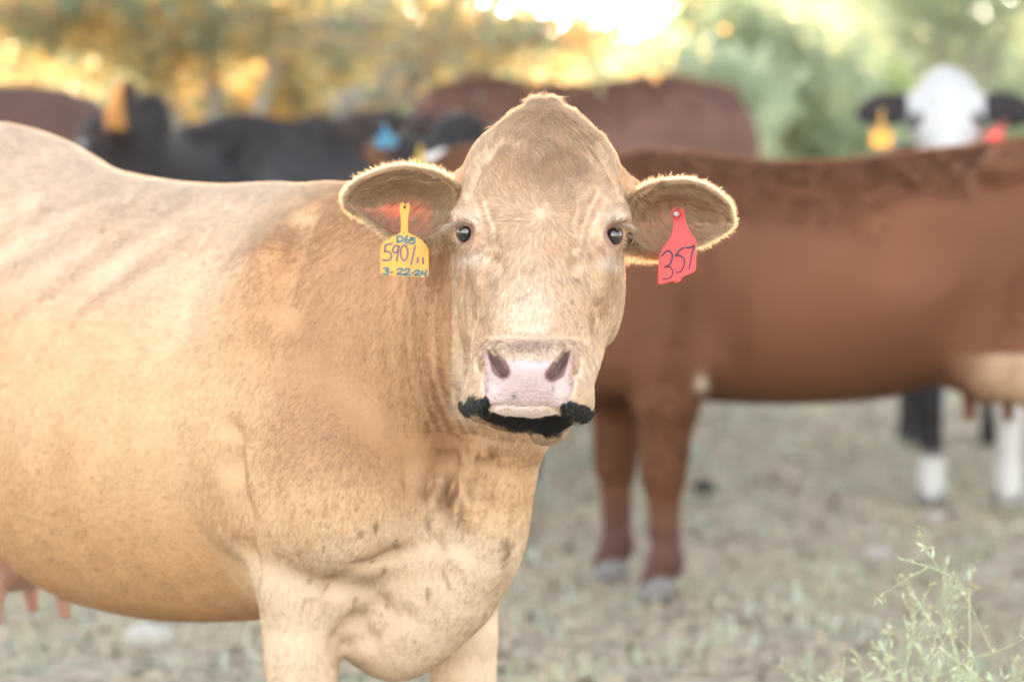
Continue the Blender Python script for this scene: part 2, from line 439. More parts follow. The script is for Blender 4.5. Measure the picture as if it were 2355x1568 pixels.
# ------------------------------------------------------------------ vegetation
def leafcloud(mb, centers, size, n, seed, aspect=.45, flat=0.0):
    r = np.random.default_rng(seed)
    c = centers; k = len(c); a = r.normal(0, 1, (k, 3)); a = unit(a); b = unit(np.cross(a, r.normal(0, 1, (k, 3))))
    s = (size * r.uniform(.5, 1.4, k))[:, None]
    V = np.stack([c - a * s, c + b * s * aspect, c + a * s, c - b * s * aspect], 1).reshape(-1, 3)
    mb.add(V, np.arange(k)[:, None] * 4 + np.arange(4))
def leaf_mat(name, c1, c2, trans=.5, gloss=.35, scale=3.0):
    m, nt, b, out = new_mat(name)
    g = N(nt, 'ShaderNodeNewGeometry'); tc = N(nt, 'ShaderNodeTexCoord')
    nz = N(nt, 'ShaderNodeTexNoise', Scale=scale, Detail=2.0); nt.links.new(tc.outputs['Object'], nz.inputs['Vector'])
    ad = N(nt, 'ShaderNodeMath', operation='MULTIPLY_ADD'); nt.links.new(g.outputs['Random Per Island'], ad.inputs[0]); ad.inputs[1].default_value = .5; 
    sb = N(nt, 'ShaderNodeMapRange'); sb.inputs[1].default_value = .35; sb.inputs[2].default_value = .65; sb.inputs[3].default_value = -.6; sb.inputs[4].default_value = .85; nt.links.new(nz.outputs[0], sb.inputs[0]); nt.links.new(sb.outputs[0], ad.inputs[2])
    mx = N(nt, 'ShaderNodeMixRGB'); nt.links.new(ad.outputs[0], mx.inputs[0]); mx.inputs[1].default_value = (*c1, 1); mx.inputs[2].default_value = (*c2, 1)
    nt.links.new(mx.outputs[0], b.inputs['Base Color']); b.inputs['Roughness'].default_value = .45; b.inputs['Specular IOR Level'].default_value = gloss
    tr = N(nt, 'ShaderNodeBsdfTranslucent'); nt.links.new(mx.outputs[0], tr.inputs[0])
    ms = N(nt, 'ShaderNodeMixShader'); ms.inputs[0].default_value = trans
    nt.links.new(b.outputs[0], ms.inputs[1]); nt.links.new(tr.outputs[0], ms.inputs[2]); nt.links.new(ms.outputs[0], out.inputs[0])
    return m
def grow(mb, p, d, L, r, depth, rng, tips, wob=.35, kids=(2, 4), up=.1, zmax=9.):
    n = 6; pts = [np.array(p, float)]; d = np.array(d, float)
    for i in range(n):
        d = d + rng.normal(0, wob / n * 1.5, 3) + np.array([0, 0, up / n]); d[2] *= 1 - sstep(zmax - .5, zmax, pts[-1][2]) * 1.2; d /= np.linalg.norm(d); pts.append(pts[-1] + d * L / n)
    mb.tube(np.array(pts), np.linspace(r, r * .45, n + 1), 6 if r > .02 else 4)
    tips.append(np.array(pts[3:]))
    if depth > 0:
        for _ in range(rng.integers(*kids)):
            t = rng.integers(2, n + 1); dd = d + rng.normal(0, .75, 3); dd /= np.linalg.norm(dd)
            grow(mb, pts[t], dd, L * rng.uniform(.5, .8), r * .5, depth - 1, rng, tips, wob, kids, up, zmax)
bark = None
def tree(name, base, limbs, leaves, size, mat, label, cat, seed, depth=2, spread=.18, up=.1, aspect=.45, kids=(2, 4), barkcol=(.30, .26, .22), group=None, zmax=9., bl=.45):
    """limbs: list of (offset polyline, radius) main stems that branch further"""
    rng = np.random.default_rng(seed); root = empty(name, base); tag(root, label, cat, group)
    tb = MB(); tips = []
    for pts, r in limbs:
        pts = np.array(pts, float); n = len(pts); tt = np.linspace(0, n - 1, 4 * n); q = np.stack([smoothinterp(tt, np.arange(n), pts[:, i]) for i in range(3)], -1)
        tb.tube(q, np.linspace(r, r * .5, len(q)), 8); tips.append(q[len(q) // 2:])
        for _ in range(5 + len(pts)):
            t = rng.integers(len(q) // 3, len(q)); dd = unit(np.array(q[-1] - q[0])) * .6 + rng.normal(0, .6, 3)
            grow(tb, q[t], unit(dd), rng.uniform(.5, 1.0) * np.linalg.norm(q[-1] - q[0]) * bl, r * .4, depth, rng, tips, up=up, kids=kids, zmax=zmax)
    tb.build('trunk', simple_mat(name + '_bark', barkcol, .9, .3, 15.0, bump=.4), root)
    T = np.concatenate(tips); c = T[rng.integers(0, len(T), leaves)] + rng.normal(0, spread, (leaves, 3)); c[:, 2] = np.maximum(c[:, 2], .05); c = c[c[:, 2] < zmax]
    lb = MB(); leafcloud(lb, c, size, len(c), seed, aspect); lb.build('crown', mat, root, smooth=False)
    return root
def bush(name, x, y, w, h, n, size, mat, label, cat, seed, thin=0.0, group=None, d=None, low=.1):
    rng = np.random.default_rng(seed); z0 = float(ground_h(x, y)); root = empty(name, (x, y, z0)); tag(root, label, cat, group)
    tb = MB(); k = 9; cl = []
    for i in range(k):
        a = rng.uniform(0, 6.28); rr = rng.uniform(.05, .42); e = np.array([math.cos(a) * rr * w, math.sin(a) * rr * (d or w), h * rng.uniform(.35, .82)])
        q = np.linspace(0, 1, 6)[:, None] * e + rng.normal(0, .02 * w, (6, 3)) * np.linspace(0, 1, 6)[:, None]; q[0] = (0, 0, -.03)
        tb.tube(q, np.linspace(.05, .012, 6) * max(1, h / 2.5), 6); cl.append(e)
        for _ in range(3):
            e2 = e + rng.normal(0, 1, 3) * np.array([.16 * w, .16 * w, .1 * h]); e2[2] = min(max(e2[2], h * low), h * .93); tb.tube(np.linspace(0, 1, 4)[:, None] * (e2 - e * .6) + e * .6, np.linspace(.02, .006, 4), 5); cl.append(e2)
    tb.build('trunk', simple_mat(name + '_bark', (.2, .17, .14), .9, .3, 12.0), root)
    cl = np.array(cl); m = rng.integers(0, len(cl), n); u = unit(rng.normal(0, 1, (n, 3))) * (rng.uniform(0, 1, (n, 1)) ** .45)
    rad = rng.uniform(.12, .26, len(cl))[m][:, None]
    c = cl[m] + u * rad * np.array([w, d or w, h * .8]); c[:, 2] = np.abs(c[:, 2])
    lb = MB(); leafcloud(lb, c, size, n, seed); lb.build('crown', mat, root, smooth=False)
    return root

# ------------------------------------------------------------------ cow body in its own frame (s forward, v to its right, z up)
class Frame:
    def __init__(s, W, yaw):
        s.W = np.array([W[0], W[1], 0.]); s.F = np.array([math.cos(yaw), math.sin(yaw), 0]); s.N = np.array([s.F[1], -s.F[0], 0]); s.R = np.stack([s.F, s.N, [0, 0, 1.]])
    def __call__(s, a, b, z): return s.W + s.F * a + s.N * b + np.array([0, 0, z])
    def loc(s, p):
        q = p - s.W; return q @ s.F, q @ s.N, p[..., 2]
def rotv(ax, ang):
    return np.array(Matrix.Rotation(ang, 3, ax))
def cow_body(g, fr, keys, fl=((.2, .17), (.28, -.17)), hl=((-1.12, .17), (-1.12, -.17)), neck=None, dewlap=None, leg=1.0, udder=True, hooks=(-.88, .23, 1.27), chest=.74, sh=None):
    sh = sh or {1: fl[0][0], -1: fl[1][0]}
    K = np.array(keys, float); K = K[np.argsort(K[:, 0])]
    def barrel(X, Y, Z):
        x = X - fr.W[0]; y = Y - fr.W[1]; s = x * fr.F[0] + y * fr.F[1]; v = x * fr.N[0] + y * fr.N[1]
        sv = s.ravel(); zt, zb, hw = (smoothinterp(sv, K[:, 0], K[:, i]).reshape(s.shape) for i in (1, 2, 3))
        zc = zb + (zt - zb) * .46; hh = np.where(Z > zc, zt - zc, zc - zb); q = (Z - zc) / hh
        gw = 1 - .30 * np.clip(q, 0, 1.2) ** 2
        r = np.sqrt((v / (hw * gw)) ** 2 + np.abs(q) ** 2.0)
        d = (r - 1) * np.minimum(hw, hh) * .9
        over = np.maximum(np.maximum(K[0, 0] - s, s - K[-1, 0]), 0)
        return np.maximum(d, 0) * 0 + np.where(over > 0, np.sqrt(np.maximum(d, 0) ** 2 + over ** 2), d)
    c = np.array([fr(a, b, z) for a in (K[0, 0], K[-1, 0]) for b in (-.4, .4) for z in (.35, 1.45)])
    g.op(c.min(0), c.max(0), barrel, .03)
    E = lambda s, v, z, r, k=.05, R=None, mode='u': g.ell(fr(s, v, z), r, (R if R is not None else np.eye(3)) @ fr.R, k, mode)
    top = lambda s: float(smoothinterp(np.array([s]), K[:, 0], K[:, 1])[0])
    for sg in (1, -1):
        f = fl[0] if sg > 0 else fl[1]; h = hl[0] if sg > 0 else hl[1]
        # shoulder blade, upper arm, point of shoulder
        E(sh[sg] - .03, sg * .19, .91, (.15, .085, .26), .09, rotv('Y', .28).T)
        E(sh[sg], sg * .205, .78, (.17, .085, .17), .05)
        E(sh[sg] + .13, sg * .18, chest, (.10, .08, .13), .12)
        v = f[1]
        P_ = lambda ds, z, dv=0: fr(f[0] + ds, v + dv, z)
        g.chain([P_(.0, .70), P_(.0, .58), P_(.005, .44), P_(.01, .37), P_(.005, .22), P_(.0, .12), P_(.03, .05)], np.array([.115, .092, .066, .06, .039, .046, .05]) * leg, .03)
        # thigh, hind leg
        E(h[0] + .02, sg * .17, .92, (.2, .13, .30), .06, rotv('Y', -.25).T)
        E(h[0] + .16, sg * .19, .74, (.11, .09, .15), .06)
        v2 = h[1]; Q_ = lambda ds, z: fr(h[0] + ds, v2, z)
        g.chain([Q_(.05, .72), Q_(-.06, .58), Q_(-.13, .48), Q_(-.125, .40), Q_(-.10, .22), Q_(-.09, .12), Q_(-.05, .05)], np.array([.12, .078, .056, .052, .04, .046, .05]) * leg, .03)
        E(hooks[0], sg * hooks[1], hooks[2], (.09, .06, .05), .09)
    # tail
    t0 = K[0, 0]
    g.chain([fr(t0 + .06, 0, top(t0 + .12) - .02), fr(t0 - .05, 0, 1.05), fr(t0 - .05, 0, .7), fr(t0 - .03, 0, .42)], [.035, .025, .02, .03], .03)
    E(.31, 0, .76, (.19, .215, .22), .07)
    if udder:
        E(-.86, 0.0, .56, (.17, .15, .13), .04)
        for ds in (.05, -.06):
            for sg in (1, -1): g.cap(fr(-.83 + ds, sg * .075, .48), fr(-.83 + ds, sg * .085, .385), .022, .014, .015)
    for c_, r_, R_ in (neck or []): E(*c_, r_, .06, R_)
    for c_, r_ in (dewlap or []): E(*c_, r_, .04)

HOOF = simple_mat('hoof_horn', (.16, .145, .14), .5, .3, 30.0)
def hooves(fr, root, spots):
    for (s, v) in spots:
        for sg in (1, -1):
            mb = MB(); n = 12; a = np.linspace(0, 2 * np.pi, n, endpoint=False); prev = None; V = []
            for z, kx, ky, ox in ((0, .062, .034, .035), (.03, .055, .032, .027), (.062, .043, .028, .012), (.078, .03, .022, .008)):
                p = np.stack([fr(s + ox + kx * math.cos(t), v + sg * .03 + ky * math.sin(t), z) for t in a]); V.append(p)
            V = np.concatenate(V + [V[-1].mean(0)[None], V[0].mean(0)[None]]); q = [[i * n + j, i * n + (j + 1) % n, (i + 1) * n + (j + 1) % n, (i + 1) * n + j] for i in range(3) for j in range(n)]
            t = [[3 * n + j, 3 * n + (j + 1) % n, 4 * n] for j in range(n)] + [[(j + 1) % n, j, 4 * n + 1] for j in range(n)]
            mb.add(V, q, t); mb.build('hoof', HOOF, root)
def eye_mat():
    m, nt, b, out = new_mat('eye_gloss'); b.inputs['Base Color'].default_value = (.006, .005, .006, 1); b.inputs['Roughness'].default_value = .03; b.inputs['Coat Weight'].default_value = 1.0; b.inputs['Coat Roughness'].default_value = .02; b.inputs['Coat IOR'].default_value = 1.6
    return m
EYE = eye_mat()
def ball(name, c, r, mat, parent, n=24):
    mb = MB(); th = np.linspace(0, np.pi, n // 2 + 1); ph = np.linspace(0, 2 * np.pi, n, endpoint=False)
    r = np.broadcast_to(r, (3,))
    V = np.array([[math.sin(t) * math.cos(p), math.sin(t) * math.sin(p), math.cos(t)] for t in th for p in ph]) * r + np.asarray(c)
    q = [[i * n + j, (i + 1) * n + j, (i + 1) * n + (j + 1) % n, i * n + (j + 1) % n] for i in range(n // 2) for j in range(n)]
    mb.add(V, q); return mb.build(name, mat, parent)

# ------------------------------------------------------------------ ear tags
def ribbon(mb, pts, w, org, ax, ay, nrm, off):
    """flat pen stroke lying on a tag plate"""
    p = np.asarray(pts, float); n = len(p); tt = np.linspace(0, n - 1, 5 * n) if n > 2 else np.linspace(0, 1, 4)
    q = np.stack([smoothinterp(tt, np.arange(n), p[:, i]) for i in (0, 1)], -1) if n > 2 else p[0] + (p[1] - p[0]) * tt[:, None]
    T = np.gradient(q, axis=0); T /= np.maximum(np.linalg.norm(T, axis=1, keepdims=True), 1e-9); S = np.stack([-T[:, 1], T[:, 0]], -1) * w / 2
    A = q + S; B = q - S; k = len(q)
    V = np.concatenate([A, B]); V3 = org + V[:, :1] * ax + V[:, 1:] * ay + nrm * off
    mb.add(V3, [[i, i + 1, k + i + 1, k + i] for i in range(k - 1)])
    for c in (q[0], q[-1]):
        a = np.linspace(0, 2 * np.pi, 10, endpoint=False); d = c + np.stack([np.cos(a), np.sin(a)], -1) * w / 2
        D = org + d[:, :1] * ax + d[:, 1:] * ay + nrm * (off + .00005); D = np.concatenate([D, D.mean(0)[None]])
        mb.add(D, None, [[i, (i + 1) % 10, 10] for i in range(10)])
def plate(outline, org, ax, ay, nrm, th, hole=None, bend=0.0):
    """extruded tag plate with softened edge"""
    o = np.asarray(outline, float); c = o.mean(0); n = len(o); mb = MB()
    import bmesh
    bm = bmesh.new(); rings = []
    for off, ins in ((-th / 2, .0006), (-th / 2 + .0005, 0), (th / 2 - .0005, 0), (th / 2, .0006)):
        q = o + (c - o) * (ins / np.maximum(np.linalg.norm(o - c, axis=1, keepdims=True), 1e-6))
        rings.append([bm.verts.new(org + a * ax + b * ay + nrm * off) for a, b in q])
    for r0, r1 in zip(rings, rings[1:]):
        for i in range(n): bm.faces.new([r0[i], r0[(i + 1) % n], r1[(i + 1) % n], r1[i]])
    bm.faces.new(rings[-1]); bm.faces.new(rings[0][::-1]); bmesh.ops.recalc_face_normals(bm, faces=bm.faces)
    me = bpy.data.meshes.new('plate'); bm.to_mesh(me); bm.free(); return me
def plastic(name, col, trans=.25):
    return simple_mat(name, col, .45, .16, 38.0, trans=trans, bump=.08)
def simple_tag(pos, w, h, col, label, group=None, facing=(0, -1, 0), tilt=0.0):
    root = empty('ear_tag', pos); tag(root, label, 'ear tag', group)
    n = np.array(facing, float); n /= np.linalg.norm(n); ax = np.cross([0, 0, 1.], n); ax /= np.linalg.norm(ax); ay = np.array([0, 0, 1.])
    ax, ay = ax * math.cos(tilt) + ay * math.sin(tilt), ay * math.cos(tilt) - ax * math.sin(tilt)
    o = [(-.09, 0), (.09, 0), (.13, -.38), (.42, -.52), (.5, -.6), (.5, -.97), (.46, -1), (-.46, -1), (-.5, -.97), (-.5, -.6), (-.42, -.52), (-.13, -.38)]
    me = plate(np.array(o) * [w, h], np.zeros(3), ax, ay, n, .002); m = plastic('tag_plastic', col, .45); me.materials.append(m)
    link(bpy.data.objects.new('tag_plate', me), root)
    ball('stud', n * .003 + ay * -.006, .006, m, root, 12)
    return root

# ------------------------------------------------------------------ the other cows
def bg_head(g, p0, u, n, ears=(1, 1), ear_up=0.0, s=1.0):
    u = unit(np.array(u, float)); n = np.array(n, float); n = unit(n - u * (n @ u)); l = np.cross(u, n)
    R = np.stack([l, u, n]); p0 = np.array(p0, float)
    H = lambda a, b, c: p0 + (l * a + u * b + n * c) * s
    g.ell(H(0, .11, -.08), np.array([.115, .15, .10]) * s, R, .04)
    g.ell(H(0, .02, -.07), np.array([.065, .06, .05]) * s, R, .05)
    for sg in (1, -1): g.ell(H(sg * .09, .17, -.055), np.array([.04, .05, .045]) * s, R, .03)
    g.cap(H(0, .17, -.07), H(0, .36, -.06), .082 * s, .064 * s, .05)
    g.ell(H(0, .43, -.07), np.array([.092, .065, .07]) * s, R, .04)
    g.cap(H(0, .20, -.17), H(0, .43, -.12), .075 * s, .045 * s, .06)
    for sg, on in ((1, ears[0]), (-1, ears[1])):
        if not on: continue
        e = unit(l * sg + np.array([0, 0, ear_up]) - n * .15); f = unit(n - e * (n @ e)); w = np.cross(e, f); Re = np.stack([e, w, f])
        c = H(sg * .115, .085, -.08) + e * .085 * s
        g.cap(H(sg * .08, .09, -.08), c - e * .04 * s, .045 * s, .035 * s, .03)
        g.ell(c, np.array([.105, .066, .028]) * s, Re, .02)
        g.ell(c + f * .03 * s, np.array([.085, .048, .035]) * s, Re, .012, 'sub')
    return H, R
def bg_cow(label, loc, rz, keys, head, colfn, size=1.0, h=.0125, fl=((.2, .17), (.28, -.17)), hl=((-1.12, .17), (-1.12, -.17)), neck=None, furn=30000, furc=None, furlen=.02, eyes=True, udder=True, dewlap=None, lift=.35, group='cattle standing behind the cream cow', post=None, hooks=(-.88, .23, 1.27)):
    fr = Frame((0, 0), 0.0); g = Grid((-1.65, -.5, -.02), (1.35, .5, 1.75), h)
    cow_body(g, fr, keys, fl, hl, None, None, udder=False, hooks=hooks)
    p0, u, n = (np.array(q, float) for q in head[:3]); H, R = bg_head(g, p0, u, n, *(head[3:] if len(head) > 3 else ()))
    a = np.array([.18, 0, 1.0]); b = H(0, .12, -.16)
    for t in np.linspace(0, 1, 7):
        c = a + (b - a) * t; r = .25 + (.12 - .25) * t ** .8
        g.ell(c, (r * .75, r * .72, r), None, .07)
    g.chain([H(0, .22, -.22), (a + b) / 2 + [0.1, 0, -.2], np.array([.48, 0, .66])], [.05, .06, .1], .08)
    for sg in (1, -1):
        g.ell((-.66, sg * .37, 1.06), (.11, .09, .09), None, .12, 'sub'); g.ell((-.06, sg * .36, .80), (.035, .10, .16), None, .10, 'sub'); g.ell((-1.0, sg * .34, .80), (.05, .07, .12), None, .1, 'sub')
    if udder:
        z = udder if isinstance(udder, float) else .6
        g.ell((-.84, 0, z + .03), (.17, .15, .12), None, .05)
        for ds in (.05, -.06):
            for sg in (1, -1): g.cap((-.83 + ds, sg * .07, z - .05), (-.83 + ds, sg * .08, z - .14), .022, .014, .015)
    V, Q = g.mesh(); del g; V = relax(V, Q, 4); VN = vnormals(V, Q)
    col = colfn(V, VN, H, R)
    o = mesh_np('cow', V, Q, hide_mat('cow_hide'), col=col); tag(o, label, 'cow', group)
    o.location = loc; o.rotation_euler = (0, 0, rz); o.scale = (size,) * 3
    if eyes:
        for sg in (1, -1): ball('eye', H(sg * .116, .175, -.035), .024, EYE, o, 16)
    hooves(fr, o, [(f[0], f[1]) for f in fl] + [(q[0] - .08, q[1]) for q in hl])
    if furn:
        w = np.where((V[Q].mean(1)[:, 2] > .3), 1, .3); furn = int(furn * 2); root, nr = sample(V, Q, VN, w, furn); lift = .05 + .5 * sstep(.45, .95, nr[:, 2])
        d = np.array([-1., 0, -.5]) + .12 * vnoise(root, 3.0)
        hair('fur', o, FUR, root, nr, d, furlen * RNG.uniform(.6, 1.3, furn), lift, colfn(root, nr, H, R) * RNG.uniform(.96, 1.04, (furn, 1)), .0018, npt=3, nj=.03)
    bpy.context.view_layer.update()
    return o, H, R
FUR = fur_mat('coat_hair', .5, .09)
K_BEEF = [(.32, 1.22, .68, .19), (.15, 1.29, .60, .25), (0, 1.31, .58, .27), (-.2, 1.29, .57, .31), (-.5, 1.29, .58, .33), (-.75, 1.31, .62, .32), (-.95, 1.33, .70, .29), (-1.15, 1.31, .80, .26), (-1.33, 1.24, .90, .19), (-1.41, 1.1, .98, .1)]
def paint(base, var=.25, f=2.0):
    base = np.array(base)
    def fn(V, VN, H, R):
        return base * (1 + var * fbm(V, f, 0))[:, None]
    return fn
def at(px, Y): return (px - 1177.5) * Y / F_PX

def build_background_cows():
    # A: red-brown cow, side-on
    def colA(V, VN, H, R):
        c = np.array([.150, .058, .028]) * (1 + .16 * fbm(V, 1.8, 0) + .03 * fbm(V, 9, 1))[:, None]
        c = lerp(c, [.19, .09, .055], sstep(1.18, 1.32, V[:, 2]) * .5)  # paler topline: sky sheen painted into the coat
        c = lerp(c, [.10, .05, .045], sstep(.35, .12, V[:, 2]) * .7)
        q = V - H(0, 0, 0); c = lerp(c, [.55, .27, .10], sstep(.15, .19, np.abs(q @ R[0])) * (np.linalg.norm(q, axis=1) < .4))  # orange of the sunlit ears painted into the coat
        und = gauss(V[:, 0], V[:, 2], -.92, .68, .10, .10) * (V[:, 2] < .74); c = lerp(c, [.42, .27, .17], np.clip(und * 1.6, 0, 1))
        pk = gauss(V[:, 0], V[:, 2], -.84, .52, .2, .06); c = lerp(c, [.38, .2, .15], np.clip(pk, 0, 1) * (V[:, 2] < .6) * (abs(V[:, 0] + .84) < .2))
        c = lerp(c, [.6, .5, .4], np.clip(gauss(V[:, 0], V[:, 2], -.04, .635, .016, .024) * 1.0, 0, 1))
        c = lerp(c, [.5, .4, .3], np.clip(gauss(V[:, 0], V[:, 2], .40, .60, .05, .025) * 1.3, 0, 1))
        return c
    KA = [(.36, 1.2, .66, .19), (.245, 1.272, .60, .23), (.14, 1.298, .58, .26), (0, 1.29, .57, .27), (-.12, 1.275, .565, .29), (-.4, 1.272, .572, .32), (-.6, 1.295, .60, .33), (-.8, 1.318, .68, .31), (-.97, 1.335, .76, .29), (-1.15, 1.32, .82, .26), (-1.33, 1.24, .90, .19), (-1.41, 1.1, .98, .1)]
    d = math.radians(12)
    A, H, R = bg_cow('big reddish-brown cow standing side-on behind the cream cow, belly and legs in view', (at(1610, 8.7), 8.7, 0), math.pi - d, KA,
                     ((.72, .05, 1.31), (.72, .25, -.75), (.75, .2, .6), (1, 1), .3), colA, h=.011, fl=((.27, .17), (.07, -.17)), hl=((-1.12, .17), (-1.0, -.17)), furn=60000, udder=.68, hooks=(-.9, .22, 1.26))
    # B: black cow with a white face, looking at the camera
    def colB(V, VN, H, R):
        c = np.array([.022, .02, .024]) * (1 + .3 * fbm(V, 3, 0))[:, None]
        q = (V - H(0, 0, 0)); l = np.abs(q @ R[0]); u = q @ R[1]; n = q @ R[2]
        face = (l < .135) & (u > -.08) & (n > -.24); c = lerp(c, [.50, .50, .51], face * 1.0); c = lerp(c, [.05, .045, .04], sstep(.045, .02, np.hypot(l - .115, u - .18)))
        c = lerp(c, [.55, .53, .51], sstep(.21, .17, V[:, 2] + .03 * vnoise(V, 8, 1)) * (V[:, 0] > -.4)); c = lerp(c, [.55, .53, .51], (V[:, 1] > .02) * (V[:, 0] > .1) * sstep(.75, .6, V[:, 2]))
        c = lerp(c, [.5, .48, .45], ((np.abs(V[:, 1]) < .1) & (V[:, 0] > .35) & (V[:, 2] < .9)) * 1.0)
        return c
    yB = 10.6; zB = float(ground_h(2, yB))
    B, H, R = bg_cow('black cow with a white face lifted above the brown cow\'s back', (at(2225, yB + .6), yB + .6, zB), -math.pi / 2 - .10, [(s, a + .06, b, c) for s, a, b, c in K_BEEF],
                     ((.62, -.11, 1.57), (.42, 0, -.85), (.88, 0, .42), (1, 1), -.08, 1.06), colB, fl=((.33, .14), (.36, -.135)), furn=40000, udder=False, lift=.45)
    wB = lambda a, b, c: np.array(A.matrix_world) @ 0 if False else np.array(B.matrix_world @ Vector(H(a, b, c)))
    simple_tag(P(2028, 250, yB - .12), .075, .135, (.62, .42, .13), 'yellow ear tag hanging from the white-faced cow\'s ear')
    simple_tag(P(2312, 276, yB - .12), .075, .12, (.55, .12, .13), 'pinkish red ear tag on the white-faced cow, just above the brown cow\'s back', tilt=-.5)
    # C: dark red cow beyond, facing left
    colC = paint((.14, .065, .05), .25)
    yC = 13.2
    C, H, R = bg_cow('dark red cow standing farthest back with its rounded rump by the green bush', (at(1125, yC), yC, float(ground_h(0, yC)) + .05), math.pi + .7, K_BEEF,
                     ((1.0, 0, .85), (.55, 0, -.83), (.83, 0, .55), (1, 1), .1), colC, size=1.10, furn=40000, hooks=(-.9, .2, 1.22))
    # D: black cow at the left, facing left with one ear pricked
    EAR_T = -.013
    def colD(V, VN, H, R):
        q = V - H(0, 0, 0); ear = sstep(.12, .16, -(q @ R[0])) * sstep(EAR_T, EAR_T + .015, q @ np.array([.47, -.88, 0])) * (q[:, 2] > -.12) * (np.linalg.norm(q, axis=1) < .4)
        return lerp(lerp(np.array([.026, .023, .028]) * (1 + .35 * fbm(V, 2.5, 0))[:, None], [.07, .04, .03], sstep(.1, .6, fbm(V, 1.6, 1)) * .5), [.62, .30, .10], ear)  # orange sun glow along the ear rim is painted into the colour
    yD = 11.1
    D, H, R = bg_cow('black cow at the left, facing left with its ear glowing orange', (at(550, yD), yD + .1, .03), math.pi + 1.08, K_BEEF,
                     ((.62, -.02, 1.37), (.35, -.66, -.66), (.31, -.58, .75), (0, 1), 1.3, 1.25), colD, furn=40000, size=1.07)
    # E: brown cow behind the black one
    colE = paint((.10, .048, .038), .25)
    yE = 12.5
    E_, H, R = bg_cow('dark brown cow at the far left, mostly hidden behind the black cow', (at(40, yE), yE, float(ground_h(-2, yE))), .15, K_BEEF,
                      ((.85, 0, 1.1), (.6, 0, -.8), (.8, 0, .6), (1, 1), .2), colE, furn=30000, size=1.13)
    # F: black cow peeking out behind the cream cow's head
    def colF(V, VN, H, R):
        c = np.array([.024, .021, .024]) * (1 + .3 * fbm(V, 3, 0))[:, None]
        q = (V - H(0, 0, 0)); l = np.abs(q @ R[0]); u = q @ R[1]; n = q @ R[2]
        c = lerp(c, [.13, .06, .03], sstep(.19, .25, l) * (np.linalg.norm(q, axis=1) < .4))  # faint backlight on the ear tips, painted as brown
        return lerp(c, [.72, .7, .68], ((l < .12) & (u > .12) & (u < .5) & (n > -.22)) * 1.0)
    yF = 9.35
    F_, H, R = bg_cow('black cow with a white cheek peeking out beside the cream cow\'s forehead', (at(1015, yF + .7), yF + .7, 0), -math.pi / 2 - .1, [(s, a - .08, b, c) for s, a, b, c in K_BEEF],
                      ((.66, .135, 1.36), (.45, 0, -.85), (.88, 0, .42), (1, 1), .12), colF, size=1.03, furn=30000)
    simple_tag(P(884, 284, yF - .06), .068, .075, (.08, .29, .44), 'sky blue ear tag at the tip of the peeking black cow\'s ear', tilt=.1)
    simple_tag(P(967, 335, yF - .12), .06, .09, (.7, .5, .1), 'yellow ear tag on the black cow behind the cream cow\'s ear')

# ------------------------------------------------------------------ the cream cow
FR = Frame((-.40, 5.30), -math.pi / 4)
K_CREAM = [(.30, 1.17, .62, .20), (.15, 1.235, .52, .25), (0, 1.25, .478, .28), (-.2, 1.245, .445, .325), (-.4, 1.256, .435, .345), (-.55, 1.277, .452, .345), (-.72, 1.335, .545, .33), (-.9, 1.362, .64, .30), (-1.1, 1.35, .74, .27), (-1.3, 1.28, .84, .2), (-1.38, 1.18, .93, .1)]
HEAD = [  # y, left x, right x, Y at the widest, Y front, Y back, exponent
    (250, 1226, 1276, 4.705, 4.685, 4.74, 2.0), (264, 1198, 1306, 4.70, 4.648, 4.79, 2.0), (290, 1158, 1337, 4.70, 4.613, 4.83, 2.1), (314, 1120, 1374, 4.70, 4.595, 4.85, 2.2), (340, 1098, 1394, 4.70, 4.580, 4.87, 2.2),
    (385, 1076, 1418, 4.70, 4.558, 4.89, 2.4), (430, 1064, 1432, 4.69, 4.543, 4.91, 2.6), (490, 1056, 1438, 4.68, 4.528, 4.92, 2.6), (540, 1054, 1438, 4.68, 4.515, 4.92, 2.4),
    (600, 1062, 1424, 4.69, 4.498, 4.92, 2.05), (680, 1066, 1412, 4.69, 4.468, 4.90, 1.8), (740, 1072, 1402, 4.67, 4.440, 4.87, 1.7), (800, 1080, 1391, 4.63, 4.412, 4.83, 1.75),
    (860, 1092, 1372, 4.56, 4.398, 4.77, 1.9), (920, 1110, 1345, 4.50, 4.398, 4.68, 2.0), (965, 1150, 1310, 4.47, 4.41, 4.58, 2.0)]
MUZZ = [(766, 1188, 1262, 4.46, 4.402, 4.58, 2.0), (776, 1152, 1298, 4.455, 4.388, 4.59, 2.1), (792, 1120, 1326, 4.45, 4.372, 4.60, 2.3), (818, 1094, 1342, 4.44, 4.354, 4.60, 2.5), (860, 1075, 1358, 4.43, 4.338, 4.58, 2.7), (900, 1064, 1364, 4.43, 4.336, 4.56, 2.7),
        (930, 1062, 1364, 4.43, 4.344, 4.54, 2.5), (950, 1074, 1358, 4.435, 4.362, 4.53, 2.3), (968, 1100, 1340, 4.445, 4.39, 4.52, 2.0)]
